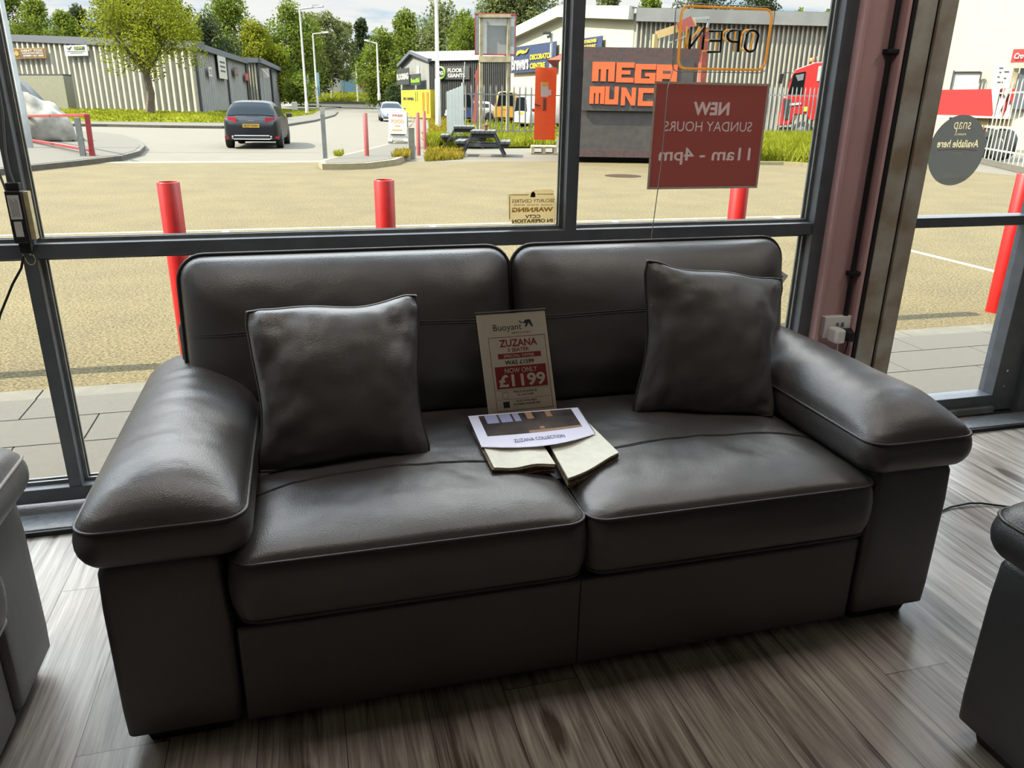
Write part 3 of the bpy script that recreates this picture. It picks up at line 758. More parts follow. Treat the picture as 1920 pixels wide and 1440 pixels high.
# ================================================================== OUTSIDE: ground
def poly(name, pts, z, t, mats, **k):
    """flat polygon with its top at z and thickness t"""
    b = B().prism([Vector((p[0], p[1], z-t)) for p in pts], (0, 0, t)); return b.to(name, mats, **k)
def grow(pts, dd):
    c = sum((Vector((p[0], p[1], 0)) for p in pts), Vector())/len(pts); out = []
    n = len(pts)
    for i in range(n):
        a, q, e = Vector(pts[i-1][:2]), Vector(pts[i][:2]), Vector(pts[(i+1) % n][:2])
        t1 = (q-a).normalized(); t2 = (e-q).normalized(); nn = Vector((t1.y+t2.y, -t1.x-t2.x))
        nn = nn.normalized() if nn.length > 1e-6 else Vector((t1.y, -t1.x))
        if nn.dot(q-Vector(c[:2])) < 0: nn = -nn
        out.append((q.x+nn.x*dd, q.y+nn.y*dd))
    return out
struct(B().box(-700, 700, -5, 1400, -.5, -.13), 'ground', 'road_asphalt')
struct(B().box(-40, 17.5, 4.42, 21.6, -.3, GZ), 'ground_car_park', 'asphalt')
# paving along the shop front, slab by slab, with its kerb
b = B()
ys = [3.0, 3.63, 3.975, 4.262]
rows = [(2.99, 3.628, .76, .1), (3.636, 3.970, .76, .38), (3.978, 4.262, 0.76, .02)]
for y0, y1, w_, o in rows:
    x = -6+o
    while x < 9: b.box(x, x+w_-.008, y0, y1, -.09, -.05); x += w_
struct(b, 'pavement', 'paving')
struct(B().box(-6, 9, 2.95, 4.27, -.2, -.058), 'ground_bedding', 'kerb_dark')
b = B(); x = -6.0
while x < 9: b.box(x, x+.905, 4.268, 4.42, -.3, -.052); x += .915
struct(b, 'kerb', 'concrete')
# bay lines
b = B()
b.box(-14, 8.5, 10.29, 10.37, GZ-.01, GZ+.003)
for x in (-8.75, -6.15, -3.55, -.95, 1.65, 4.25, 6.85): b.box(x-.04, x+.04, 5.9 if x > 6 else 7.7, 10.29, GZ-.01, GZ+.003)
struct(b, 'trim_bay_lines', 'line_paint')
b = B(); b.box(-30, 1.1, 21.5, 22.0, GZ-.02, GZ+.004)
struct(b, 'trim_threshold', 'kerb_light')
m_ = gp(1168, 330); b = B().cyl((m_.x, m_.y, GZ-.02), (m_.x, m_.y, GZ+.006), .42, n=24)
b.to('manhole_cover', 'manhole_iron', label='round rusty manhole cover in the asphalt in front of the black food container', cat='manhole cover')
def kerbed(pxs, h, top, kmat, kw=.14):
    P = [gp(x, y, h) for x, y in pxs]
    b = B().prism([Vector((x, y, GZ-.05)) for x, y in grow(P, .0)], (0, 0, h-GZ+.05)); struct(b, 'kerb', kmat)
    b = B().prism([Vector((x, y, h-.05)) for x, y in grow(P, -kw)], (0, 0, .058)); struct(b, 'path', top)
kerbed([(-60, 328), (0, 317), (50, 311), (150, 301), (228, 292), (262, 283), (272, 273), (262, 262), (235, 253), (190, 247.5), (120, 244), (0, 242), (-60, 243)], 0.0, 'path_asphalt', 'kerb_dark')
kerbed([(597, 302), (612, 297.5), (700, 276.5), (735, 267), (768, 260), (773, 268), (770, 288), (742, 299), (690, 305.5), (640, 307), (604, 307)], .02, 'path_asphalt', 'kerb_light')
kerbed([(60, 231.5), (200, 233), (300, 235), (415, 236.5), (480, 235.5), (540, 232.5), (590, 225), (627, 215.5), (634, 209), (622, 204.5), (590, 204), (545, 205), (480, 214), (415, 220), (300, 220), (60, 216)], 0.0, 'path_asphalt', 'kerb_dark')
kerbed([(548, 203.5), (600, 203.8), (640, 201), (622, 196.5), (590, 196), (552, 197.5)], 0.0, 'path_asphalt', 'kerb_dark')

# ------------------------------------------------------------------ grass
def blades(name, quads, n, hgt, label, mat='grass', wid=.03, z=None, cat='grass', base=True):
    b = B(); rnd = random.Random(len(name)+n)
    for q in quads:
        if base: b.add([q[0]-Vector((0, 0, .01)), q[1]-Vector((0, 0, .01)), q[2]-Vector((0, 0, .01)), q[3]-Vector((0, 0, .01))], [(0, 1, 2, 3)])
        for _ in range(n//len(quads)):
            u, v = rnd.random(), rnd.random(); p = (q[0]*(1-u)+q[1]*u)*(1-v)+(q[3]*(1-u)+q[2]*u)*v
            a = rnd.random()*2*PI; h = hgt*(.5+rnd.random()*.8); d = Vector((math.cos(a), math.sin(a), 0))*wid*(.6+rnd.random()*.8)
            ln = Vector((rnd.gauss(0, .35), rnd.gauss(0, .35), 0))*h
            b.add([p-d, p+d, p+ln*.5+d*.6+Vector((0, 0, h*.6)), p+ln+Vector((0, 0, h))], [(0, 1, 2, 3)])
    return b.to(name, mat, label=label, cat=cat, kind='stuff')
# left verge in front of the corrugated building (a low bank)
fr = [(-60, 226), (100, 226), (200, 227), (300, 228), (415, 229.5), (480, 227), (540, 222)]
bkp = [(-60, 200), (100, 203), (200, 205), (300, 208), (375, 211.5), (440, 206), (500, 200)]
A_ = [gp(x, y, .03) for x, y in fr]; Bk = [gp(x, y, .45) for x, y in bkp]
for i in range(5, 7): Bk[i] = gp(*bkp[i], .25)
blades('grass_verge', [(A_[i], A_[i+1], Bk[i+1], Bk[i]) for i in range(6)], 5200, .13, 'sunlit mown grass bank below the pale corrugated building', wid=.06)
blades('grass_verge', [(gp(545, 219, .03), gp(585, 214, .03), gp(600, 206, .03), gp(545, 206.5, .03)), (gp(480, 227, .03), gp(540, 222, .03), gp(545, 206, .03), gp(500, 203, .1))], 2200, .12, 'small grass patch around the foot of the tallest street lamp', wid=.07)
blades('grass_verge', [(gp(548, 199.5, .03), gp(600, 200, .03), gp(606, 196.3, .03), gp(556, 196.5, .03))], 900, .15, 'second grass patch further up the road by the slim street lamp', wid=.12)
far = [dp(x, 190.5, 150) for x in (520, 600, 700, 800)]; farb = [dp(x, 176, 165) for x in (520, 600, 700, 800)]
blades('grass_verge', [(far[i], far[i+1], farb[i+1], farb[i]) for i in range(3)], 3000, .5, 'far sunny grass bank where the road bends below the trees', wid=.3)
blades('grass_verge', [(gp(745, 200, 0), gp(830, 204, 0), gp(830, 197, 0), gp(745, 196, 0))], 1200, .12, 'grass strip at the foot of the yellow hoarding', wid=.12)
blades('grass_verge', [(gp(806, 251, -.08), gp(845, 251, -.08), gp(850, 205, -.08), gp(803, 210, -.08))], 2600, .22, 'rough yellowing grass round the foot of the white mast', 'grass_dry', wid=.05)
blades('grass_verge', [(gp(798, 275, -.06), gp(850, 275, -.06), gp(850, 262, -.06), gp(802, 262, -.06)), (gp(850, 275, -.06), gp(1040, 274, -.06), gp(1040, 262, -.06), gp(850, 262, -.06))], 5200, .32, 'long grass in front of the palisade fence behind the picnic tables', wid=.035)
blades('grass_verge', [(gp(860, 262, -.1), gp(1040, 262, -.1), gp(1075, 222, -.1), gp(850, 222, -.1))], 3600, .18, 'grass of the yard seen between the fence pales', 'grass', wid=.06)
blades('grass_tuft', [(gp(797, 303, GZ), gp(868, 298, GZ), gp(872, 286, GZ), gp(800, 282, GZ))], 1700, .16, 'patch of yellow weeds beside the two old red posts', 'grass_dry', wid=.025)
blades('grass_tuft', [(gp(628, 293, .03), gp(640, 292, .03), gp(645, 288, .03), gp(626, 290, .03))], 120, .14, 'little tuft of weeds by the square grey post', 'grass', wid=.02)
blades('grass_tuft', [(gp(735, 295, .03), gp(770, 291, .03), gp(768, 285, .03), gp(745, 287, .03))], 420, .14, 'weeds along the kerb beside the flat timber post', 'grass_dry', wid=.02)
ga = [gp(x, y, -.04) for x, y in ((1392, 300), (1470, 302), (1560, 306), (1700, 312))]; gb = [gp(x, y, -.02) for x, y in ((1392, 262), (1470, 262), (1560, 262), (1700, 266))]
blades('grass_verge', [(ga[i], ga[i+1], gb[i+1], gb[i]) for i in range(3)], 15000, .42, 'tall bright grass strip in front of the fence by the red truck', wid=.022)
kp = [gp(x, y, -.03) for x, y in ((1385, 303), (1470, 303.5), (1560, 308), (1700, 315))]
b = B()
for i in range(3): b.obox(kp[i]-Vector((0, 0, .12)), kp[i+1]-kp[i], Vector((.0, .16, 0)), (0, 0, .12))
struct(b, 'kerb', 'kerb_light')
blades('grass_tuft', [(Vector((-.62, 4.30, -.05)), Vector((-.44, 4.30, -.05)), Vector((-.44, 4.36, -.05)), Vector((-.62, 4.36, -.05)))], 26, .07, 'small green weed in the kerb joint by the left window mullion', 'grass', wid=.008, base=False)

# ------------------------------------------------------------------ bollards
def bollard(name, p, h, r, m, label, cat='bollard', group=None, z=GZ):
    b = B(); b.rings([[Vector((p[0]+rr*math.cos(2*PI*i/24), p[1]+rr*math.sin(2*PI*i/24), z+zz)) for i in range(24)] for rr, zz in ((r, 0), (r, h-.004), (r*.96, h), (r*.84, h), (r*.82, h-.02), (0.001, h-.022))], True, True)
    return b.to(name, m, smooth=40, label=label, cat=cat, group=group)
BL = 'red bollards outside the shop window'
for x, l in ((-1.98, 'red steel bollard beyond the left pane whose shadow falls on the kerb'), (-.742, 'red steel bollard left behind the sofa, nearest the left window mullion'), (.498, 'red steel bollard behind the middle of the left back cushion'),
             (2.972, 'red steel bollard below the maroon hours poster'), (4.21, 'red steel bollard standing behind the pink pier'), (5.455, 'red steel bollard seen through the glazed door')):
    bollard('bollard', (x, 4.93), 1.105, .063, 'red_paint', l, group=BL)
def post_px(name, pb, ptop, r, m, label, group=None, z=GZ):
    p = gp(*pb, z); D = p.dot(HD); t = dp(pb[0], ptop, D); return bollard(name, p, t.z-z, r, m, label, group=group, z=z)
G2 = 'old red posts by the side road'
post_px('bollard', (688, 292), 212, .062, 'red_faded', 'faded red post standing on the kerbed island by the free food board', G2, z=.03)
post_px('bollard', (785, 291), 211, .058, 'red_faded', 'nearer of the two faded red posts beside the flat timber post', G2)
post_px('bollard', (797, 280), 208, .055, 'red_faded', 'further of the two faded red posts beside the flat timber post', G2)
p = gp(610, 297, .02); b = B(); b.box(p.x-.055, p.x+.055, p.y-.055, p.y+.055, .02, 1.08); b.hexa([(p.x-.055, p.y-.055, 1.08), (p.x+.055, p.y-.055, 1.08), (p.x-.055, p.y+.055, 1.08), (p.x+.055, p.y+.055, 1.08), (p.x-.06, p.y-.03, 1.22), (p.x+.07, p.y-.03, 1.24), (p.x-.06, p.y+.02, 1.2), (p.x+.07, p.y+.02, 1.24)])
b.to('gate_post', 'post_grey', label='square grey steel post with a bent top at the island tip', cat='post')
p = gp(772, 297, GZ); b = B(); b.box(p.x-.09, p.x+.09, p.y-.05, p.y+.05, GZ, .72); b.to('timber_post', 'timber_grey', label='short flat grey timber post beside the red posts', cat='post', bevel=.01)

# ------------------------------------------------------------------ boulder, barrier, stone slab
c = gp(78, 266, .0); c.z = .0
b = B(); bm = bmesh.new(); bmesh.ops.create_icosphere(bm, subdivisions=4, radius=1)
for v in bm.verts:
    q = v.co.copy(); k = 1+.28*noise.noise(q*1.1+Vector((5, 2, 9)))+.12*noise.noise(q*2.7)
    q = Vector((q.x*.95*k, q.y*.62*k, q.z*.98*k)); q.z = max(q.z, -.42); q.x += .22*(.4-q.z)*(1 if q.x > 0 else .2)
    v.co = c + Vector((q.x-.15, q.y+.5, q.z+.44))
b.add([v.co for v in bm.verts], [[v.index for v in f.verts] for f in bm.faces]); bm.free()
b.to('boulder', 'boulder', smooth=35, label='big whitewashed boulder behind the red barrier gate', cat='boulder')
p = gp(134, 263, .01); b = B().rings([[Vector((p.x+a*.42*math.cos(i*PI/6)*(1+.12*math.sin(3*i)), p.y+a*.3*math.sin(i*PI/6), .008+z_)) for i in range(12)] for a, z_ in ((1, 0), (1, .06), (.9, .09), (.4, .10))])
b.to('stone_slab', 'concrete', smooth=40, label='flat pale stone lying beside the white boulder', cat='stone')
R0 = gp(172, 293, .0); gt = thing('barrier_gate', 'low red tubular barrier gate in front of the white boulder', 'gate', tuple(R0))
DL = 27.5
e0 = dp(30, 218.5, DL); e1 = dp(163, 215.5, R0.dot(HD)); lo0 = dp(30, 258, DL); lo1 = dp(172, 282, R0.dot(HD))
B().bar(e0, e1, .09, .07).to('top_rail', 'red_barrier', gt, bevel=.006); B().bar(lo0, lo1, .09, .07).to('lower_rail', 'red_barrier', gt, bevel=.006)
B().bar(lo1, e1+Vector((0, 0, .02)), .11, .09).to('end_post', 'red_barrier', gt, bevel=.006)
B().bar(dp(68, 262, DL-.7), dp(62, 219, DL-.7), .1, .08).to('brace', 'red_barrier', gt, bevel=.006)
pk = gp(171, 293, .0); q1 = dp(159, 221, pk.dot(HD)); B().box(pk.x-.24, pk.x-.12, pk.y-.05, pk.y+.07, 0, q1.z).to('keeper_post', 'post_grey', gt)
B().box(lo1.x-.06, lo1.x+.06, lo1.y-.05, lo1.y+.05, 0.0, lo1.z).to('foot', 'red_barrier', gt)
e2 = dp(-30, 222, DL+1); B().box(e2.x-.08, e2.x+.08, e2.y-.08, e2.y+.08, 0, e2.z+.1).to('hinge_post', 'red_barrier', gt); B().bar(e2, e0, .09, .07).to('top_rail', 'red_barrier', gt)

# ------------------------------------------------------------------ street lamps and masts
def lamp(pb, ptop, pend, r, label, h=0.0, zb=None, lean=None):
    p = gp(*pb, h) if zb is None else zb; D = p.dot(HD); t = dp(ptop[0], ptop[1], D); t.x, t.y = p.x+(t.x-p.x)*.0+0, p.y
    e = dp(pend[0], pend[1], D); e.z = max(e.z, t.z)
    th = thing('street_lamp', label, 'street lamp', tuple(p), group='street lamps along the road')
    B().tube([p, p+(t-p)*.12, p+(t-p)*.13, t], [r, r, r*.72, r*.5], 10).to('pole', 'white_paint', th, smooth=40)
    a = t; B().tube([a-Vector((0, 0, .05)), a+(e-a)*.6+Vector((0, 0, .02))], r*.4, 8).to('arm', 'white_paint', th)
    m = a+(e-a)*.55; d_ = (e-a).normalized(); w_ = d_.cross(Vector((0, 0, 1))).normalized()*r*1.8
    B().hexa([m-w_*.6, m+w_*.6, e-w_, e+w_, m-w_*.6+Vector((0, 0, r*1.4)), m+w_*.6+Vector((0, 0, r*1.4)), e-w_*.6+Vector((0, 0, r*1.0)), e+w_*.6+Vector((0, 0, r*1.0))]).to('lamp_head', 'galv', th)
lamp((576, 214), (565, 16), (606, 13), .17, 'tallest white street lamp with its arm reaching right over the road')
lamp((596, 201), (588, 63), (616, 62), .2, 'slimmer white street lamp standing just behind the tallest one', zb=dp(596, 202.5, 112))
lamp((711, 188), (706, 81), (684, 77), .2, 'white street lamp on the right of the road, arm reaching left', zb=dp(711, 188, 105))
p = gp(822, 240, -.08); D = p.dot(HD); t = dp(822, -60, D)
B().tube([p, (p.x, p.y, 2.6), (p.x, p.y, 2.65), (p.x, p.y, t.z)], [.17, .16, .12, .09], 12).to('mast', 'white_paint', smooth=40, label='tall plain white mast rising in front of the dark carpet shop', cat='pole')
p = gp(55, 277, .0); D = p.dot(HD); t = dp(52, -60, D)
B().tube([p, (p.x, p.y, 1.5), (p.x, p.y, 1.55), (p.x, p.y, 9.5)], [.115, .115, .085, .06], 12).to('lighting_column', 'galv', smooth=40, label='grey metal lighting column in front of the white boulder', cat='pole')
for (x, yb, yt, D, r, l) in ((671, 190, 120, 140, .12, 'thin pale pole at the bend in front of the far grass bank'), (609, 183, 140, 150, .13, 'thin pale pole below the birch trees'), (579, 183, 140, 120, .14, 'short pale pole behind the tallest street lamp'), (683, 190, 150, 140, .1, 'dark thin post at the road bend')):
    a, e = dp(x, yb, D), dp(x-3, yt, D); B().tube([a, (a.x, a.y, e.z)], r, 8).to('pole', 'white_paint' if 'pale' in l else 'bark', label=l, cat='pole')
p = gp(553, 207, .03); B().box(p.x-.35, p.x+.35, p.y-.2, p.y+.2, 0, 1.0).to('marker_post', 'sign_white', label='small white marker post on the grass by the road', cat='post')
a = dp(597, 180, 120); e = dp(597, 136, 120); u_ = Vector((CR.x, CR.y, 0)).normalized()
B().obox(a-u_*.3, u_*.55, HD*.2, (0, 0, e.z-a.z)).to('totem_sign', 'blue_panel', label='slim pale blue totem sign under the birch trees', cat='sign')
a = dp(496, 196, 91); e = dp(496, 128, 91); th = thing('notice_sign', 'white notice board on two posts beside the far grey shed', 'sign', tuple(a))
B().obox(a-u_*.7+Vector((0, 0, (e.z-a.z)*.74)), u_*2.4-u_*.9, HD*.05, (0, 0, (e.z-a.z)*.26)).to('board', 'sign_white', th)
B().tube([a+u_*.1, a+u_*.1+Vector((0, 0, (e.z-a.z)*.9))], .05, 8).to('post', 'galv', th)

# ------------------------------------------------------------------ buildings
def flat(p): return Vector((p.x, p.y, 0))
def corr(A, E, z0, z1, n, dep, b, z1b=None):
    """trapezoid sheeting from A to E with n ribs standing out towards the viewer"""
    A, E = flat(A), flat(E); d = E-A; nn = Vector((d.y, -d.x, 0)).normalized()
    if nn.dot(HD) > 0: nn = -nn
    pr = []
    for i in range(n):
        for f, o in ((0, 0), (.42, 0), (.55, 1), (.87, 1)): pr.append(A+d*((i+f)/n)+nn*dep*o)
    pr.append(E); V = []; F_ = []
    for i, p in enumerate(pr):
        f = (p-A).dot(d)/d.length_squared; zt = z1 if z1b is None else z1*(1-f)+z1b*f
        V += [Vector((p.x, p.y, z0)), Vector((p.x, p.y, zt))]
    for i in range(len(pr)-1): F_.append((2*i, 2*i+2, 2*i+3, 2*i+1))
    return b.add(V, F_)
def wallplane(px0, py0, D0, px1, py1, D1):
    """plane helper: returns Pl over a vertical rectangle given by top-left and bottom-right pixels"""
    a, e = dp(px0, py0, D0), dp(px1, py1, D1); return Pl((a.x, a.y, a.z), (e.x-a.x, e.y-a.y, 0), (0, 0, e.z-a.z))
def onplane(px, py, A, E):
    d = ray(px, py); e = flat(E)-flat(A); n = Vector((e.y, -e.x, 0)); t = (flat(A)-EYE).dot(n)/d.dot(n); return EYE+d*t
def board(name, px0, py0, D0, px1, py1, D1, mat, label, cat='sign', parent=None, off=None, t=.05):
    if off is None: off = .5 if isinstance(D0, tuple) and D0[0] is not K else .22
    if isinstance(D0, tuple):        # a wall given by two plan points
        a, e, c, g = onplane(px0, py0, *D0), onplane(px1, py0, *D0), onplane(px0, py1, *D0), onplane(px1, py1, *D0)
        pl = Pl((a.x, a.y, (a.z+e.z)/2), (e.x-a.x, e.y-a.y, 0), (0, 0, (c.z+g.z)/2-(a.z+e.z)/2))
    else: pl = wallplane(px0, py0, D0, px1, py1, D1)
    pl.o = pl.o + pl.n*off
    if parent is None:
        th = thing(name, label, cat, tuple(pl.p(.5, 1)))
        slab(pl, 0, 1, 0, 1, t).to('board', mat, th)
    else: th = slab(pl, 0, 1, 0, 1, t).to(name, mat, parent)
    pl2 = Pl(pl.o+pl.n*t, pl.u, pl.v); return th, pl2
K = dp(363, 100, 62); Lf = dp(-90, 100, 77); S1 = dp(462, 150, 88)
zb_, zt_ = .2, dp(356, 88, 62).z; ztl = zt_+1.35
th = thing('corrugated_building', 'long pale corrugated industrial unit behind the maple tree', 'building', (K.x, K.y, zb_))
corr(Lf, K, zb_, ztl, 44, .25, B(), zt_).to('front_wall', 'clad_white', th)
corr(K, S1, zb_, zt_, 26, .10, B()).to('side_wall', 'clad_grey', th)
b = B(); d_ = flat(K)-flat(Lf); nn = Vector((d_.y, -d_.x, 0)).normalized(); nn = -nn if nn.dot(HD) > 0 else nn
b.obox(flat(Lf)+nn*.35+Vector((0, 0, ztl-.15)), d_-d_.normalized()*-.3+Vector((0, 0, zt_-ztl)), -nn*1.2, (0, 0, .55)); b.to('roof_fascia', 'roof_edge', th)
d2 = flat(S1)-flat(K); n2 = Vector((d2.y, -d2.x, 0)).normalized(); n2 = -n2 if n2.dot(Vector((1, 0, 0))) < 0 else n2
B().obox(flat(K)+n2*.3+Vector((0, 0, zt_-.1)), d2, -n2*1.0, (0, 0, .45)).to('roof_fascia', 'roof_edge', th)
B().add([flat(Lf)+Vector((0, 0, ztl+.1)), flat(K)+Vector((0, 0, zt_+.1)), flat(S1)+Vector((0, 0, zt_+.1)), flat(S1)+d_*-1+Vector((0, 0, ztl+.1))], [(0, 1, 2, 3)]).to('roof', 'roof_edge', th)
for f in (.0, .52, .99):
    q = flat(K)+d2*f+n2*.12; B().tube([q+Vector((0, 0, zb_)), q+Vector((0, 0, zt_-.1))], .10, 8).to('drainpipe', 'gasket', th)
bl = thing('block_enclosure', 'low grey-green block wall with a dark ramp in front of the corrugated unit', 'enclosure', tuple(dp(80, 205, 62)))
a0, a1 = dp(-40, 205, 66), dp(129, 205, 62); zt2 = dp(120, 142, 62).z
B().obox((a0.x, a0.y, .1), (a1.x-a0.x, a1.y-a0.y, 0), HD*1.2, (0, 0, zt2-.1)).to('wall_face', 'block_wall', bl)
r0, r1, r2 = dp(36, 152, 61), dp(36, 205, 61), dp(88, 205, 60.5); B().prism([r0, r1, r2], HD*.8).to('ramp', 'roof_edge', bl)
B().obox((a0.x, a0.y, zt2), (a1.x-a0.x, a1.y-a0.y, 0), HD*1.2, (0, 0, .12)).to('coping', 'bench_black', bl)
FD = lambda x: (Lf, K)
s_, pl = board('building_sign', 33, 91, FD(33), 95, 110, FD(95), 'sign_gold', 'brown and gold dent repair sign on the corrugated wall')
slab(pl, .015, .985, .06, .92, .02).to('panel', 'sign_brown', s_)
text('DENT TOX', pl, .30, .95, .14, .36, 'sign_white', s_, .02, .03); text('PAINTLESS DENT REMOVAL', pl, .32, .95, .42, .58, 'sign_white', s_, .02, .03); text('07899 161 000', pl, .34, .95, .66, .85, 'sign_white', s_, .03, .03)
shape(pl, [(.15+.09*(1 if i % 2 else .6)*math.cos(i*PI/8), .5+.32*(1 if i % 2 else .6)*math.sin(i*PI/8)) for i in range(16)], .02, .025).to('sun_emblem', 'sign_gold', s_)
s_, pl = board('building_sign', 131, 85.5, FD(131), 174, 105.5, FD(174), 'sign_white', 'white sign with a black tick emblem on the corrugated wall')
shape(pl, [(.10, .1), (.2, .3), (.36, .08), (.24, .42), (.18, .42)], .02, .01).to('tick_emblem', 'sign_dark', s_); slab(pl, .46, .90, .14, .42, .02, .01).to('badge', 'sign_dark', s_)
text('DPF', pl, .52, .84, .18, .38, 'sign_green', s_, .03, .04)
b = B(); slab(pl, .12, .92, .56, .60, .01, .01, b); slab(pl, .26, .80, .70, .74, .01, .01, b); b.to('small_print', 'sign_dark', s_)
def SD(x): return (K, S1)
for (x0, y0, x1, y1, m, l) in ((384, 125, 390, 143, 'sign_white', 'small white notice on the grey side wall of the corrugated unit'), (401, 101, 416, 147, 'sign_white', 'tall white sign on the grey side wall of the corrugated unit'), (433, 126, 440, 142, 'sign_brown', 'dark square sign on the side wall nearer the car roof'), (454, 137, 461, 151, 'sign_red', 'small red sign at the far end of the side wall')):
    s_, pl = board('building_sign', x0, y0, SD(x0), x1, y1, SD(x1), m, l)
    b = B()
    for k in range(3): slab(pl, .2, .8, .3+.18*k, .36+.18*k, .01, .01, b)
    b.to('small_print', 'galv' if m != 'sign_white' else 'sign_dark', s_)
th = thing('far_shed', 'grey clad shed with a white ribbed end beyond the corrugated unit', 'building', tuple(dp(482, 190, 92)))
q0, q1, q2 = dp(462, 150, 90), dp(483, 150, 90), dp(523, 150, 118); zt3 = dp(483, 117, 90).z
corr(q0, q1, 0, zt3, 4, .3, B()).to('front_wall', 'clad_white', th); corr(q1, q2, 0, zt3, 20, .1, B()).to('side_wall', 'clad_grey', th)
for f in (0, .55): 
    q = flat(q1)*(1-f)+flat(q2)*f+Vector((.12, -.1, 0)); B().tube([q, q+Vector((0, 0, zt3))], .12, 8).to('drainpipe', 'gasket', th)
b = B(); b.bar(flat(q0)+Vector((0, -.4, zt3+.2)), flat(q1)+Vector((0.3, -.4, zt3+.2)), .5, .5); b.bar(flat(q1)+Vector((.3, -.4, zt3+.2)), flat(q2)+Vector((.3, 0, zt3+.2)), .5, .5); b.to('roof_fascia', 'roof_edge', th)
# carpet shop: dark gable and long side
g0, g1 = dp(751, 150, 88), dp(805, 150, 75); e2 = dp(962, 150, 70)
ze = dp(805, 113.5, 75).z; zr = dp(774, 100, 81.5).z; gm = (flat(g0)+flat(g1))/2; gm = flat(dp(774, 120, 82))
th = thing('shop_building', 'dark grey shop unit with a pale ridged roof behind the white mast', 'building', (g1.x, g1.y, 0))
B().add([flat(g0), flat(g1), flat(g1)+Vector((0, 0, ze)), gm+Vector((0, 0, zr)), flat(g0)+Vector((0, 0, ze))], [(0, 1, 2, 3, 4)]).to('gable_wall', 'clad_grey', th)
corr(g1, e2, 0, ze, 46, .16, B()).to('side_wall', 'clad_dark', th)
ed = flat(e2)-flat(g1); rd = gm+ed; b = B()
b.add([flat(g1)+Vector((0, -.5, ze-.05)), flat(e2)+Vector((0, -.5, ze-.05)), rd+Vector((0, 0, zr+.15)), gm+Vector((-.3, -.2, zr+.15))], [(0, 1, 2, 3)]); b.add([flat(g0)+Vector((-.4, 0, ze)), gm+Vector((-.3, -.2, zr+.15)), rd+Vector((0, 0, zr+.15)), flat(g0)+ed+Vector((0, 0, ze))], [(0, 1, 2, 3)])
b.to('roof', 'roof_light', th)
b = B(); b.bar(flat(g0)+Vector((-.2, -.3, ze)), gm+Vector((-.2, -.4, zr+.1)), .35, .3); b.bar(gm+Vector((-.2, -.4, zr+.1)), flat(g1)+Vector((0, -.5, ze)), .35, .3); b.to('bargeboard', 'roof_edge', th)
gD = lambda x: 1/(1/88+(x-751)*(1/75-1/88)/54)
GW = (g0, g1); SW = (g1, e2)
B().obox(dp(753, 167, gD(753)+-.2), dp(804, 167, gD(804)-.2)-dp(753, 167, gD(753)-.2), HD*.1, (0, 0, -.6)).to('cornice', 'roof_edge', th)
s_, pl = board('shop_sign', 753, 129, GW, 777, 159, GW, 'sign_dark', 'dark sign with broken white lettering on the grey gable')
text('FLOORING', pl, .03, .97, .30, .70, 'sign_white', s_, .05, .03)
s_, pl = board('shop_sign', 780, 139, GW, 799, 160, GW, 'sign_dark', 'small dark sign with lime green lettering on the grey gable')
text('Beautiful', pl, .05, .95, .35, .78, 'sign_green', s_, .06, .03)
B().obox(dp(781, 124, gD(781)-.2), dp(786, 124, gD(786)-.2)-dp(781, 124, gD(781)-.2), HD*.1, (0, 0, -.9)).to('vent', 'sign_white', th)
sdD = lambda x: 75-(x-805)*.032
s_, pl = board('shop_sign', 822, 124, SW, 884, 149, SW, 'sign_dark', 'large dark flooring shop sign with a green ring on the long wall', off=.25)
text('FLOOR', pl, .36, .80, .18, .48, 'sign_white', s_, .04, .05); text('GIANTS', pl, .36, .88, .56, .86, 'sign_white', s_, .04, .05); text('FG', pl, .06, .22, .38, .66, 'sign_white', s_, .05, .05)
B().tube([pl.p(.145+.128*math.cos(i*PI/16), .52+.42*math.sin(i*PI/16), .05) for i in range(32)], .09, 6, closed=True).to('ring_emblem', 'sign_green', s_)
hp = thing('hoarding', 'bright yellow hoarding along the foot of the grey gable', 'hoarding', tuple(dp(780, 197, 72)))
h0, h1, h2 = dp(753, 195, 78), dp(807, 197.5, 70), dp(816, 196, 72); zt4 = dp(807, 168, 70).z
B().add([flat(h0), flat(h1), flat(h1)+Vector((0, 0, zt4)), flat(h0)+Vector((0, 0, zt4)), flat(h2), flat(h2)+Vector((0, 0, zt4))], [(0, 1, 2, 3), (1, 4, 5, 2)]).to('panel', 'hoarding_yellow', hp)
pl = Pl(flat(h0)+Vector((0, 0, zt4)), flat(h1)-flat(h0), (0, 0, -zt4))
text('70% OFFERS', pl, .07, .46, .27, .38, 'sign_dark', hp, .05, .03)
b = B()
for x in (.52, .58): slab(pl, x, x+.012, .05, .42, .01, .02, b)
b.to('print', 'sign_dark', hp); b = B()
for x in (.76, .80, .90, .94): slab(pl, x, x+.014, .08, .85, .01, .02, b)
b.to('print', 'sign_red', hp)
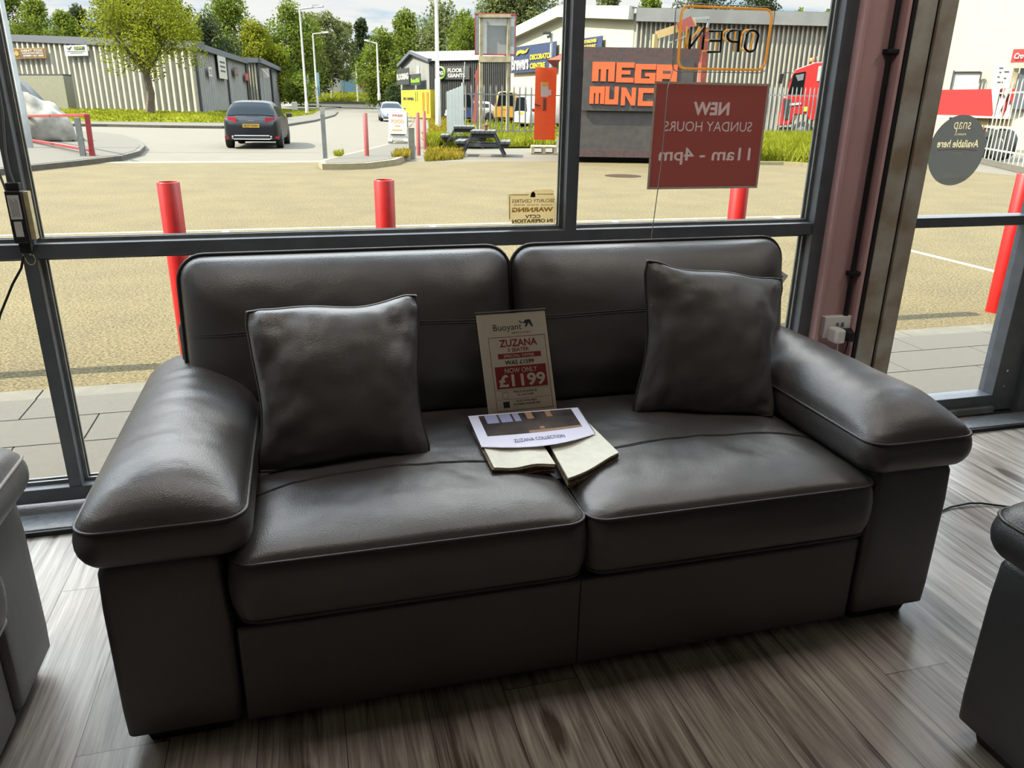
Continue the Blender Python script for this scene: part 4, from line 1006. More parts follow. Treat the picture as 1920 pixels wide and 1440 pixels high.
# trade warehouse with the navy signs: gable then long ribbed side
iD = lambda x: 1.15/(.01754+(x-965)*2.77e-5)
w0, wa, w1 = dp(958, 100, iD(958)), dp(1053, 100, iD(1053)), dp(1185, 100, iD(1185)); we = dp(1700, 100, 47.2)
zL = dp(965, 67, iD(965)).z; zA = dp(1053, 22, iD(1053)).z; zR = dp(1185, 25, iD(1185)).z; zE = dp(1700, 38, 47.2).z
th = thing('warehouse', 'cream warehouse with navy signs and a long ribbed side behind the container', 'building', (w1.x, w1.y, 0))
B().add([flat(w0), flat(w1), flat(w1)+Vector((0, 0, zR)), flat(wa)+Vector((0, 0, zA)), flat(w0)+Vector((0, 0, zL))], [(0, 1, 2, 3, 4)]).to('gable_wall', 'clad_cream', th)
corr(w1, we, 0, zR, 58, .24, B(), zE).to('side_wall', 'clad_white', th)
b = B(); o_ = Vector((-.3, -.25, 0)); b.bar(flat(w0)+o_+Vector((0, 0, zL)), flat(wa)+o_+Vector((0, 0, zA)), .35, .7); b.bar(flat(wa)+o_+Vector((0, 0, zA)), flat(w1)+o_+Vector((0, 0, zR)), .35, .7); b.to('bargeboard', 'sign_white', th)
B().bar(flat(w1)+Vector((0, -.3, zR-.1)), flat(we)+Vector((0, -.3, zE-.1)), .5, .7).to('gutter', 'clad_grey', th)
sd = flat(we)-flat(w1)
B().add([flat(w1)+Vector((-.3, -.3, zR+.28)), flat(we)+Vector((0, -.3, zE+.28)), flat(wa)+sd+Vector((0, 0, zA+.3+zE-zR)), flat(wa)+Vector((-.3, -.3, zA+.3))], [(0, 1, 2, 3)]).to('roof', 'roof_light', th)
s_, pl = board('shop_sign', 964, 84, (w0, w1), 1049, 135, (w0, w1), 'sign_navy', 'large navy decorators sign with white script under a yellow brush stroke', off=.2)
text('Brewers', pl, .035, .44, .34, .90, 'sign_white', s_, .03, .06); text('DECORATOR', pl, .47, .95, .36, .56, 'sign_yellow', s_, .05, .06); text('CENTRE', pl, .47, .80, .68, .88, 'sign_yellow', s_, .05, .06)
shape(pl, [(.15, .28), (.18, .16), (.26, .14), (.36, .20), (.44, .10), (.40, .26), (.32, .30), (.24, .26), (.16, .34)], .02, .06).to('brush_emblem', 'sign_yellow', s_)
s_, pl = board('shop_sign', 1096, 70, (w0, w1), 1136, 103, (w0, w1), 'sign_navy', 'smaller navy sign with yellow lines above the black container', off=.2)
text('PAINTS WALLPAPERS', pl, .06, .78, .12, .32, 'sign_yellow', s_, .05, .06); text('OPEN TO PUBLIC', pl, .06, .76, .42, .62, 'sign_yellow', s_, .05, .06); slab(pl, .06, .86, .74, .84, .02, .06).to('print', 'sign_yellow', s_)
# floodlight on a short mast
a = dp(1033, 110, 36); th = thing('floodlight', 'black twin floodlight on a short pole against the navy sign', 'floodlight', (a.x, a.y, 0)); e = dp(1033, 62, 36)
B().tube([(a.x, a.y, 0), (a.x, a.y, e.z)], .06, 8).to('pole', 'galv', th); B().bar(e, dp(1018, 62, 36), .22, .10).to('lamp_head', 'black_matt', th); B().bar(e+Vector((0, 0, -.1)), dp(1026, 70, 36), .2, .1).to('lamp_head', 'black_matt', th)
# empty advertising frame on two posts
th = thing('billboard_frame', 'back of a grey billboard with a red edge on two rusty posts', 'billboard', tuple(gp(905, 246, -.1)))
DB = 40
c0, c1 = dp(891, 26, DB), dp(966, 103, DB); pl = Pl(c0, (c1.x-c0.x, c1.y-c0.y, 0), (0, 0, c1.z-c0.z))
slab(pl, 0, 1, 0, 1, .06).to('panel', 'galv', th); slab(pl, .3, .82, .28, 1.0, .02, .06).to('inner_panel', 'clad_grey', th)
b = B()
for q in ((-.01, .01, 0, 1), (.99, 1.01, 0, 1), (-.01, 1.01, -.015, .015), (-.01, 1.01, .985, 1.015)): slab(pl, *q, .14, -.04, b)
b.to('edge', 'sign_red', th)
for x in (902, 954):
    t, q = dp(x, 27, DB-.2), dp(x, 200, DB-.2); B().box(t.x-.07, t.x+.07, t.y-.07, t.y+.07, GZ, t.z).to('post', 'bark_pale', th)
for y in (30, 111): B().bar(dp(898, y, DB-.25), dp(958, y, DB-.25), .16, .14 if y < 60 else .26).to('cross_rail', 'bark_pale', th)
# far white shop and teal shop front beyond the birches
th = thing('far_shop', 'long white shop front half hidden by the trees at the bend', 'building', tuple(dp(640, 176, 175)))
a, e = dp(555, 176, 172), dp(705, 176, 178); zz = dp(640, 136, 175).z
B().obox((a.x, a.y, 0), (e.x-a.x, e.y-a.y, 0), HD*10, (0, 0, zz)).to('wall_face', 'clad_white', th); pl = Pl((a.x, a.y, zz), (e.x-a.x, e.y-a.y, 0), (0, 0, -zz))
slab(pl, .60, 1.0, .0, .18, .3).to('fascia', 'roof_light', th); slab(pl, .57, .74, .18, .60, .2).to('teal_window', 'blue_panel', th); slab(pl, .80, 1.0, .16, .40, .25).to('awning', 'sign_red', th); slab(pl, 0, 1, .78, .92, .1).to('plinth', 'sign_dark', th)
# cream building on the right behind the trailer
th = thing('cream_building', 'tall cream rendered building seen through the glazed door', 'building', tuple(dp(1850, 260, 33)))
a, e = dp(1745, 250, 35.5), dp(2120, 250, 31)
B().obox((a.x, a.y, GZ), (e.x-a.x, e.y-a.y, 0), HD*6, (0, 0, 9.5)).to('wall_face', 'clad_cream', th)
yD = lambda x: 35.5-(x-1745)*.012
def onwall(x0, y0, x1, y1, off=.1):
    pl = wallplane(x0, y0, yD(x0), x1, y1, yD(x1)); pl.o = pl.o+pl.n*off; return pl
pl = onwall(1790, 136, 1831, 175); slab(pl, 0, 1, 0, 1, .03).to('door_panel', 'sign_white', th)
b = B(); slab(pl, -.06, 0, -.1, 1, .10, 0, b); slab(pl, 1, 1.06, -.02, 1, .10, 0, b); slab(pl, 0, 1, -.05, 0, .10, 0, b); b.to('door_surround', 'bench_black', th)
pl = onwall(1900, 128, 1935, 205); slab(pl, 0, .2, 0, 1, .05).to('door_surround', 'bark_pale', th); slab(pl, .25, .7, .0, 1, .04).to('doorway', 'roof_edge', th); slab(pl, .72, 1, 0, 1, .06).to('door_panel', 'sign_red', th)
s_, pl = board('notice_board', 1866, 116, yD(1866), 1891, 166, yD(1891), 'sign_white', 'white notice board on the cream wall beside the red sign')
b = B()
for (x, y, w_) in ((.25, .22, .2), (.3, .38, .1), (.55, .36, .25), (.25, .55, .12), (.6, .6, .12), (.3, .75, .3)): slab(pl, x, x+w_, y, y+.03, .01, .01, b)
b.to('small_print', 'sign_dark', s_)
s_, pl = board('shop_sign', 1902, 93, yD(1902), 1978, 117, yD(1978), 'sign_red', 'red shop sign cut by the right edge of the view')
text('Cro', pl, .06, .28, .28, .72, 'sign_white', s_, .03, .06, shear=.25)

# ------------------------------------------------------------------ palisade fences
def palisade(name, label, pts, n, h, z0, m='galv'):
    """pts: plan polyline; n pales in total"""
    P = [flat(p) for p in pts]; seg = [(P[i+1]-P[i]).length for i in range(len(P)-1)]; L = sum(seg)
    th = thing(name, label, 'fence', (P[0].x, P[0].y, z0))
    def at(s):
        for i, g in enumerate(seg):
            if s <= g or i == len(seg)-1: return P[i]+(P[i+1]-P[i])*(s/g), (P[i+1]-P[i]).normalized()
            s -= g
    b = B(); rnd = random.Random(n)
    for k in range(n):
        p, t = at(L*(k+.5)/n); w = t*.035; nn = Vector((t.y, -t.x, 0))*.022; tilt = t*rnd.gauss(0, .012)
        z1 = z0+h; V = []
        for (a, o) in ((-1, 0), (-.4, 1), (.4, 1), (1, 0)): V.append((w*a+nn*o))
        lo = [p+v+Vector((0, 0, z0)) for v in V]; hi = [p+v+tilt+Vector((0, 0, z1-.14)) for v in V]
        tp = [p+tilt-w*.9+Vector((0, 0, z1-.02)), p+tilt+nn+Vector((0, 0, z1)), p+tilt+w*.9+Vector((0, 0, z1-.02))]
        b.add(lo+hi+tp, [(0, 1, 5, 4), (1, 2, 6, 5), (2, 3, 7, 6), (4, 5, 8), (5, 6, 9), (6, 7, 10)])
    b.to('pales', m, th)
    for zz in (.35, h-.42):
        b = B()
        for i in range(len(P)-1):
            nn = Vector(((P[i+1]-P[i]).y, -(P[i+1]-P[i]).x, 0)).normalized(); b.bar(P[i]-nn*.03+Vector((0, 0, z0+zz)), P[i+1]-nn*.03+Vector((0, 0, z0+zz)), .05, .05)
        b.to('rail', m, th)
    return th
palisade('palisade_fence', 'grey steel palisade fence behind the picnic tables', [gp(868, 261, -.1), gp(1075, 262, -.1), gp(1135, 261, -.1)], 26, 2.25, -.1, 'post_grey')
palisade('palisade_fence', 'galvanised palisade fence in front of the red truck', [gp(1395, 262, -.1), gp(1550, 262, -.1), gp(1690, 264, -.1)], 34, 2.45, -.1)
palisade('palisade_fence', 'galvanised palisade fence with bent pales in front of the red trailer', [gp(1762, 283, -.1), gp(1800, 290, -.1), gp(1930, 318, -.1)], 24, 2.45, -.1)
b = B(); q = [gp(1740, 288, GZ), gp(1800, 297, GZ), gp(1945, 332, GZ)]
for i in range(2): b.obox(q[i], q[i+1]-q[i], Vector((.25, .35, 0)), (0, 0, .16))
struct(b, 'kerb', 'concrete')
# grey sheet hoarding at the fence end
a, e = gp(838, 268, -.1), gp(868, 262, -.1); D = a.dot(HD)
sh = thing('sheet_hoarding', 'pale grey corrugated sheet screen at the end of the fence by the picnic tables', 'fence panel', tuple(a))
z1 = dp(838, 172, D).z; z2 = dp(868, 160, e.dot(HD)).z
corr(a, e, -.1, z1, 5, .06, B(), z2).to('sheet', 'sheet_grey', sh)
B().tube([(e.x, e.y, -.1), (e.x, e.y, z2+.1)], .05, 8).to('post', 'galv', sh); B().tube([(e.x, e.y, z2-.3), (e.x+.1, e.y, z2+.9)], .025, 6).to('stay', 'galv', sh)
# drooping flag on its pole
a = gp(893, 246, -.05); D = a.dot(HD); th = thing('flag', 'faded red flag hanging limp on a pole at the palisade fence', 'flag', tuple(a))
B().tube([a, dp(899, 110, D)], .035, 8).to('pole', 'bark_pale', th)
b = B(); pf = [(899, 118), (889, 142), (892, 151), (889, 190), (887, 215), (885, 228), (892, 232), (896, 190), (897, 150)]
b.prism([dp(x, y, D-.1) for x, y in pf], HD*.08); b.to('cloth', 'flag_red', th)

# ------------------------------------------------------------------ the black food container
c0 = gp(1058, 304.3, GZ); c1 = gp(1291, 308, GZ); fx = (flat(c1)-flat(c0)); W_ = fx.length; fx.normalize(); fb = Vector((-fx.y, fx.x, 0))
fb = fb if fb.dot(HD) > 0 else -fb
zt5 = dp(1097, 88, c0.dot(HD)+.05).z
th = thing('food_container', 'black and orange shipping container food kiosk with big orange letters', 'container', (c0.x, c0.y, GZ))
O_ = flat(c0); Z = lambda z: Vector((0, 0, z))
B().obox(O_+Z(GZ+.16), fx*W_, fb*3.2, Z(zt5-GZ-.16)).to('body', 'container_black', th)
B().obox(O_+Z(GZ+.16)-fb*.03, fx*W_, fb*.06, Z(.2)).to('bottom_rail', 'container_flaked', th)
B().obox(O_+Z(zt5-.62)-fb*.03, fx*W_, fb*.06, Z(.62)).to('top_panel', 'container_flaked', th)
for s in (0, W_-.14): B().obox(O_+fx*s-fb*.035+Z(GZ+.16), fx*.14, fb*.1, Z(zt5-GZ-.16)).to('corner_post', 'container_flaked', th)
b = B()
for s in (0, W_-.3): 
    for q in (0, 2.1): b.obox(O_+fx*s+fb*q+Z(GZ), fx*.3, fb*.3, Z(.16))
b.to('skid', 'black_matt', th)
b = B(); b.obox(O_-fx*.03+fb*.05+Z(GZ+.2), fx*.05, fb*3.1, Z(zt5-GZ-.3)); b.to('end_wall', 'orange_dull', th)
pl = Pl(O_+Z(zt5)-fb*.035, fx*W_, Z(-(zt5-GZ)))
def fr_(px, py):    # fraction on the front face from its pixel
    d = ray(px, py); n_ = pl.n; t = (pl.o-EYE).dot(n_)/d.dot(n_); q = EYE+d*t-pl.o; return q.dot(pl.u)/pl.u.length_squared, q.dot(pl.v)/pl.v.length_squared
x0, y0 = fr_(1095, 112); x1, y1 = fr_(1228, 209)
slab(pl, x0, .97, y0, y1, .05).to('hatch', 'container_black', th)
LT = {'M': [(0,0),(1,0),(1,1),(.72,1),(.72,.38),(.62,.38),(.62,1),(.38,1),(.38,.38),(.28,.38),(.28,1),(0,1)], 'E': [(0,0),(1,0),(1,.26),(.3,.26),(.3,.40),(.8,.40),(.8,.60),(.3,.60),(.3,.76),(1,.76),(1,1),(0,1)],
      'G': [(0,0),(1,0),(1,.28),(.3,.28),(.3,.74),(.72,.74),(.72,.64),(.5,.64),(.5,.45),(1,.45),(1,1),(0,1)], 'A': [(0,0),(1,0),(1,1),(.7,1),(.7,.74),(.3,.74),(.3,1),(0,1)], 'U': [(0,0),(.3,0),(.3,.72),(.7,.72),(.7,0),(1,0),(1,1),(0,1)],
      'N': [(0,0),(.3,0),(.72,.58),(.72,0),(1,0),(1,1),(.72,1),(.28,.42),(.28,1),(0,1)], 'C': [(0,0),(1,0),(1,.27),(.3,.27),(.3,.73),(1,.73),(1,1),(0,1)]}
def letter(ch, px0, py0, px1, py1):
    a, e = fr_(px0, py0), fr_(px1, py1); b = B(); b.prism([pl.p(a[0]+(e[0]-a[0])*x, a[1]+(e[1]-a[1])*y, .052) for x, y in LT[ch]], pl.n*.03)
    o = b.to('letter', 'orange_paint', th)
    if ch == 'A': slab(pl, a[0]+(e[0]-a[0])*.3, a[0]+(e[0]-a[0])*.68, a[1]+(e[1]-a[1])*.32, a[1]+(e[1]-a[1])*.45, .004, .083).to('letter_counter', 'container_black', th)
for ch, q in (('M', (1111, 116, 1151, 153)), ('E', (1156, 117, 1187, 155)), ('G', (1191, 120, 1227, 157)), ('A', (1231, 121, 1267, 158)), ('M', (1106, 162, 1132, 195)), ('U', (1135, 162, 1158, 196)), ('N', (1165, 164, 1190, 198)), ('C', (1197, 165, 1223, 199))): letter(ch, *q)
# open orange door leaf at its left end
a, e = dp(1001, 262, c0.dot(HD)+2.9), dp(1040, 265, c0.dot(HD)+3.1); zt6 = dp(1004, 126, c0.dot(HD)+2.9).z
B().obox((a.x, a.y, a.z), (e.x-a.x, e.y-a.y, 0), HD*.06, Z(zt6-a.z)).to('door', 'orange_paint', th)
dpl = Pl((a.x, a.y, zt6), (e.x-a.x, e.y-a.y, 0), Z(a.z-zt6))
slab(dpl, .27, .62, .20, .40, .01).to('notice', 'sign_white', th); b = B(); slab(dpl, .30, .60, .205, .25, .004, .01, b); b.to('notice_print', 'sign_yellow', th); slab(dpl, .38, .52, .42, .58, .03).to('lock_box', 'rust', th); slab(dpl, .62, .76, .30, .38, .01).to('sticker', 'sign_white', th); B().tube([dpl.p(-.03, .5, .05), dpl.p(.25, .52, .05)], .02, 6).to('latch', 'gasket', th)
hh = [dp(1024, 112, c0.dot(HD)+2.8), dp(1054, 100, c0.dot(HD)+.1), dp(1052, 112, c0.dot(HD)+.1), dp(1040, 127, c0.dot(HD)+2.8)]
B().prism(hh, fb*.08).to('door_header', 'orange_dull', th)
# pallet step
p0 = gp(1020, 289, GZ); u2 = fx; v2 = fb
def pallet(root, o, ux, uy, w, l, h):
    b = B()
    for k in range(6): b.obox(o+uy*(l*k/6)+Z(h-.03), ux*w, uy*(l/6-.03), Z(.025))
    for k in range(3): b.obox(o+ux*(k*(w-.1)/2)+Z(.0), ux*.1, uy*l, Z(h-.03))
    for k in (0, 2): b.obox(o+uy*(l*.4*k)+Z(.0), ux*w, uy*.1, Z(.02))
    return b
pt = thing('pallet', 'wooden pallet used as a step at the open container door', 'pallet', tuple(p0)); b = pallet(pt, flat(gp(996, 289, GZ))+Z(GZ), u_, Vector((u_.y*-1, u_.x, 0)), .82, 1.0, .24); b.to('deck', 'pallet_wood', pt)

# ------------------------------------------------------------------ picnic tables
def picnic(loc, rz, label):
    r = thing('picnic_table', label, 'picnic table', loc, rz, 'black picnic tables'); X = ROOTS[r.name]
    def put(b, n): b.v = [X @ v for v in b.v]; b.to(n, 'bench_black', r, bevel=.008)
    for k in range(5): put(B().box(-.36+k*.148, -.36+k*.148+.138, -.72, .72, .66, .745), 'top_plank')
    for s in (-1, 1):
        for k in range(2): x = s*.68+(k-.5)*.15; put(B().box(x-.07, x+.07, -.72, .72, .37, .45), 'seat_plank')
    for y in (-.5, .5):
        for s in (-1, 1): put(B().bar((s*.30, y, .70), (s*.66, y, 0), .07, .15, (0, 1, 0)), 'leg')
        put(B().box(-.78, .78, y-.04, y+.04, .27, .37), 'seat_bearer'); put(B().box(-.36, .36, y-.04, y+.04, .54, .66), 'top_bearer')
    return r
pc = (gp(877, 293, GZ)+gp(944, 294, GZ))/2
picnic((pc.x+.05, pc.y+.5, GZ), math.radians(-16), 'black wooden picnic table with a small pot on top, nearest the car park')
pc2 = (gp(860, 281, GZ)+gp(920, 281, GZ))/2
picnic((pc2.x-.1, pc2.y+1.3, GZ), math.radians(-12), 'black wooden picnic table standing behind the one with the pot')
q = Vector((pc.x+.08, pc.y+.35, GZ+.746)); pot = thing('plant_pot', 'small terracotta pot with a dry stem on the nearer picnic table', 'plant pot', tuple(q))
B().rings([[q+Vector((rr*math.cos(i*PI/8), rr*math.sin(i*PI/8), z_)) for i in range(16)] for rr, z_ in ((.05, 0), (.075, .13), (.085, .13), (.085, .16), (.07, .16), (.06, .12))]).to('pot', 'terracotta', pot, smooth=40)
B().tube([q+Z(.1), q+Vector((.02, 0, .22)), q+Vector((.07, 0, .30))], .012, 6).to('stem', 'bark_pale', pot)

# ------------------------------------------------------------------ A-board
a = gp(748, 268, .03); D = a.dot(HD); t = dp(748, 209, D); ab = thing('a_board', 'white pavement board with faded lettering on the kerbed island', 'sign', tuple(a))
wl, wr = dp(730, 250, D), dp(764, 250, D); hw = (flat(wr)-flat(wl)).length/2; uu = (flat(wr)-flat(wl)).normalized(); ff = -HD
pl2 = Pl(flat(a)-uu*hw+Z(t.z)+ff*.02, uu*hw*2, Z(-(t.z-.33))+ff*.12)
slab(pl2, 0, 1, 0, 1, .05).to('panel', 'sign_white', ab); slab(Pl(pl2.o-ff*.10, pl2.u, Z(-(t.z-.33))-ff*.25), 0, 1, 0, 1, .05).to('panel', 'sign_white', ab)
b = B(); b.obox(flat(a)-uu*hw*1.05+Z(.08)+ff*.18, uu*hw*2.1, -ff*.5, Z(.24)); b.to('base', 'sign_white', ab, bevel=.03); B().obox(flat(a)-uu*hw*.75+Z(.30)+ff*.19, uu*hw*1.5, ff*.01, Z(.035)).to('slot', 'gasket', ab)
for s in (-1, 1): B().cyl(flat(a)+uu*hw*.85*s-uu*.07+Z(.10)+ff*.14, flat(a)+uu*hw*.85*s+uu*.07+Z(.10)+ff*.14, .09, n=14).to('wheel', 'sign_white', ab)
text('FREE', pl2, .22, .78, .14, .24, 'orange_dull', ab, .03, .053); text('FOOD', pl2, .16, .84, .36, .52, 'sign_gold', ab, .02, .053)
b = B(); slab(pl2, .34, .62, .62, .67, .003, .051, b); slab(pl2, .18, .74, .80, .86, .003, .051, b); b.to('faded_print', 'sign_gold', ab)
B().tube([pl2.p(1.0, .02, .03)+uu*(.22*math.sin(i*PI/10)*1.0)+Z(-.55*i/10) for i in range(11)], .02, 6).to('handle', 'crane_tan', ab)

# ------------------------------------------------------------------ cars
def lerp(tab, t):
    for i in range(len(tab)-1):
        if t <= tab[i+1][0]:
            f = (t-tab[i][0])/(tab[i+1][0]-tab[i][0]); f = max(0, min(1, f)); return tab[i][1]+(tab[i+1][1]-tab[i][1])*f
    return tab[-1][1]
PROF = {'hatch': dict(top=[(0, .52), (.012, .60), (.035, .66), (.05, .70), (.10, .86), (.145, .965), (.19, .985), (.30, 1.0), (.42, .995), (.52, .95), (.62, .82), (.71, .665), (.80, .63), (.92, .56), (.975, .48), (1, .36)], belt=.63, rear=(.05, .14), ws=(.535, .70)),
        'saloon': dict(top=[(0, .45), (.01, .58), (.03, .63), (.13, .67), (.24, .88), (.31, .965), (.42, 1.0), (.52, .985), (.60, .91), (.72, .66), (.80, .63), (.93, .55), (.98, .46), (1, .32)], belt=.62, rear=(.15, .29), ws=(.56, .71)),
        'van': dict(top=[(0, .55), (.004, .97), (.02, 1.0), (.6, 1.0), (.72, .95), (.84, .60), (.95, .50), (1, .3)], belt=.52, rear=(.0, .004), ws=(.73, .83))}
def car(name, label, loc, rz, L, W, H, kind, paint, rear_view=True, cat='car'):
    r = thing(name, label, cat, loc, rz); X = ROOTS[r.name]; P = PROF[kind]
    wt = [(0, .78), (.02, .90), (.08, .98), (.2, 1.0), (.8, 1.0), (.93, .93), (.98, .82), (1, .68)]
    def sec(t):
        zt = lerp(P['top'], t)*H; w = lerp(wt, t)*W/2; zb = .15*H if .04 < t < .96 else .20*H; be = P['belt']*H
        k = max(0, (zt-be)/(H-be)); wr = w*(.965-.26*k); b2 = min(be, zt-.02)
        return [(0, zt), (.55*wr, zt-.004*H), (.86*wr, zt-.022*H), (wr, zt-(.02+.05*k)*H), (w*(.965) if k > 0 else wr, b2-.01), (w*.995, b2-.07*H), (w, min(.42*H, b2-.1*H)), (w*.99, .26*H), (w*.95, .18*H), (w*.8, zb), (0, zb)]
    ts = sorted(set([i/60 for i in range(61)]+[t for t, _ in P['top']]))
    rings = []
    for t in ts:
        s = sec(t); full = s + [(-x, z) for x, z in s[-2:0:-1]]
        rings.append([X @ Vector((x, t*L, z)) for x, z in full])
    b = B().rings(rings); body = b.to('body', paint, r, smooth=38)
    def patch(t0, t1, j0, j1, m, nm, sides=(1,), off=.012, nt_=8):
        b = B()
        for sd in sides:
            V = []; nj = 6
            for i in range(nt_+1):
                t = t0+(t1-t0)*i/nt_; s = sec(t)
                for j in range(nj+1):
                    f = j0+(j1-j0)*j/nj; k = min(int(f), len(s)-2); g = f-k; x = s[k][0]*(1-g)+s[k+1][0]*g; z = s[k][1]*(1-g)+s[k+1][1]*g
                    V.append(X @ (Vector((x*sd, t*L, z))+Vector((sd*off*(1 if j0 >= 2.9 else 0), -off if t < .3 and j0 < 2.9 else (off if j0 < 2.9 else 0), off if j0 < 2.9 else 0))))
            b.add(V, [(i*(nj+1)+j, i*(nj+1)+j+1, (i+1)*(nj+1)+j+1, (i+1)*(nj+1)+j) for i in range(nt_) for j in range(nj)])
        return b.to(nm, m, r, smooth=True)
    def vtx(t, f, sd=1):
        s = sec(t); k = int(f); g = f-k; return Vector(((s[k][0]*(1-g)+s[k+1][0]*g)*sd, t*L, s[k][1]*(1-g)+s[k+1][1]*g))
    patch(P['rear'][0], P['rear'][1], 0, 2.6, 'car_glass', 'rear_window', (1, -1)); patch(P['ws'][0], P['ws'][1], 0, 2.6, 'car_glass', 'windscreen', (1, -1))
    for sd in (1, -1):
        a0 = P['rear'][1]+.03
        if kind != 'van': patch(a0, a0+.17, 3.15, 3.85, 'car_glass', 'side_window', (sd,)); patch(a0+.185, P['ws'][1]-.06, 3.15, 3.85, 'car_glass', 'side_window', (sd,))
        else: patch(.66, .78, 3.1, 3.8, 'car_glass', 'side_window', (sd,))
        B().obox(X @ Vector((sd*W*.5, P['ws'][1]*L-.25, P['belt']*H+.0)), X.to_3x3() @ Vector((sd*.2, 0, 0)), X.to_3x3() @ Vector((0, .1, 0)), (0, 0, .14)).to('wing_mirror', paint if not rear_view else 'car_trim', r, bevel=.02)
        for t in (.17, .80):
            c = Vector((sd*(W/2-.11), t*L, .32)); R_ = .32
            q = lambda rr, o: [X @ (c+Vector((sd*o, rr*math.cos(i*PI/12), rr*math.sin(i*PI/12)))) for i in range(24)]
            wl_ = B().rings([q(.22, .0), q(R_*.97, -.10), q(R_, -.05), q(R_, .08), q(R_*.95, .12), q(.21, .125)]).to('wheel', 'tyre', r, smooth=40)
            b = B().rings([q(.21, .09), q(.205, .128), q(.10, .118), q(.03, .125)]); b.to('rim', 'alloy', wl_, smooth=40)
    for sd in (1, -1):
        a, e = vtx(.012, 0, 1), vtx(.06, 4.6, sd); z0 = H*.545
        pts = [(W*.25, .014), (W*.40, .03), (W*.465, .075), (W*.475, .12)]
        b = B()
        hi, lo = [], []
        for x, t in pts: hi.append(X @ Vector((sd*x, t*L-.03, z0+.16))); lo.append(X @ Vector((sd*x, t*L-.045, z0-.02)))
        for i in range(3): b.hexa([lo[i], lo[i+1], lo[i]+X.to_3x3() @ Vector((0, .06, 0)), lo[i+1]+X.to_3x3() @ Vector((0, .06, 0)), hi[i], hi[i+1], hi[i]+X.to_3x3() @ Vector((0, .06, 0)), hi[i+1]+X.to_3x3() @ Vector((0, .06, 0))])
        b.to('tail_light', 'tail_red', r)
        b = B(); pts = [(W*.22, .988), (W*.36, .965), (W*.45, .93)]
        for i in range(2):
            (xa, ta), (xb, tb) = pts[i], pts[i+1]
            b.hexa([X @ Vector((sd*xa, ta*L+.02, H*.40)), X @ Vector((sd*xb, tb*L+.02, H*.42)), X @ Vector((sd*xa, ta*L-.06, H*.40)), X @ Vector((sd*xb, tb*L-.06, H*.42)), X @ Vector((sd*xa, ta*L+.0, H*.475)), X @ Vector((sd*xb, tb*L+.0, H*.52)), X @ Vector((sd*xa, ta*L-.08, H*.475)), X @ Vector((sd*xb, tb*L-.08, H*.52))])
        b.to('headlight', 'lamp_clear', r)
    bx = lambda x0, x1, y0, y1, z0, z1, n_, m, bv=0: setattr_box(X, x0, x1, y0, y1, z0, z1, n_, m, r, bv)
    bx(-.26, .26, -.02, .01, H*.445, H*.52, 'number_plate', 'plate_yellow'); bx(-.26, .26, L-.02, L+.02, H*.24, H*.31, 'number_plate', 'sign_white')
    bx(-W*.38, W*.38, L-.06, L+.012, H*.155, H*.22, 'lower_grille', 'car_trim'); bx(-W*.22, W*.22, L-.06, L+.014, H*.34, H*.385, 'grille', 'car_trim')
    return r, X, vtx
def setattr_box(X, x0, x1, y0, y1, z0, z1, n_, m, r, bv):
    b = B().box(x0, x1, y0, y1, z0, z1); b.v = [X @ v for v in b.v]; return b.to(n_, m, r, bevel=bv)
r, X, vtx = car('hatchback_car', 'black hatchback with lit red tail lamps driving away up the side road', (-1.42, 27.55, GZ-.01), math.radians(-4), 4.3, 1.80, 1.50, 'hatch', 'car_black')
setattr_box(X, -.10, .10, .04, .10, .86, .89, 'badge', 'chrome', r, 0); setattr_box(X, -.55, .55, -.03, .02, .40, .43, 'bumper_trim', 'chrome', r, .01); setattr_box(X, -.58, .58, -.03, .02, .29, .32, 'bumper_trim', 'chrome', r, .01); setattr_box(X, -.55, .55, -.012, .02, .32, .40, 'bumper_insert', 'car_trim', r, 0)
for sx in (-.60, .60): setattr_box(X, sx-.03, sx+.03, -.03, .02, .31, .41, 'bumper_trim', 'chrome', r, .01)
setattr_box(X, -.14, .24, .17, .22, 1.0, 1.02, 'rear_wiper', 'car_trim', r, 0)
for sx in (-.76, .76): setattr_box(X, sx-.09, sx+.09, .03, .08, .32, .40, 'reflector', 'tail_red', r, 0)
q = X @ Vector((0, .85, 1.49)); B().tube([q, q+Vector((0, -.12, .16))], .006, 5).to('aerial', 'car_trim', r)
pp_ = Pl(X @ Vector((-.24, -.022, .775)), X.to_3x3() @ Vector((.48, 0, 0)), (0, 0, -.10)); text('BC57 WHN', pp_, .06, .94, .14, .86, 'black_matt', r, .02, .002)
s0 = gp(706, 228, GZ); s1 = gp(751, 228, GZ); sc_ = (s0+s1)/2; hd = (Vector((0, 0, 0))-flat(sc_)).normalized()
car('saloon_car', 'silver saloon car driving towards the shop behind the white board', (sc_.x-hd.x*4.4+.1, sc_.y-hd.y*4.4, GZ-.01), math.atan2(hd.y, hd.x)-PI/2+math.radians(3), 4.6, 1.84, 1.45, 'saloon', 'car_silver', False)
w_ = dp(834, 200, 66); w_.z = 0
car('parked_car', 'white car parked in the yard behind the grey sheet screen', (w_.x+4.2, w_.y-.4, 0), math.radians(84), 4.2, 1.75, 1.45, 'hatch', 'car_white', False)
w_ = dp(868, 200, 60); car('parked_van', 'blue van parked in the yard between the grey sheet screen and the flag', (w_.x, w_.y, GZ), math.radians(-12), 4.8, 1.9, 2.1, 'van', 'van_blue', False, 'van')
w_ = dp(948, 200, 62); car('parked_van', 'orange van parked in the yard behind the billboard posts', (w_.x, w_.y, GZ), math.radians(-20), 4.8, 1.9, 2.3, 'van', 'van_orange', False, 'van')
w_ = dp(962, 200, 50); car('parked_van', 'white van half behind the orange container door', (w_.x+.5, w_.y, GZ), math.radians(-70), 4.8, 1.9, 1.9, 'van', 'car_white', False, 'van')

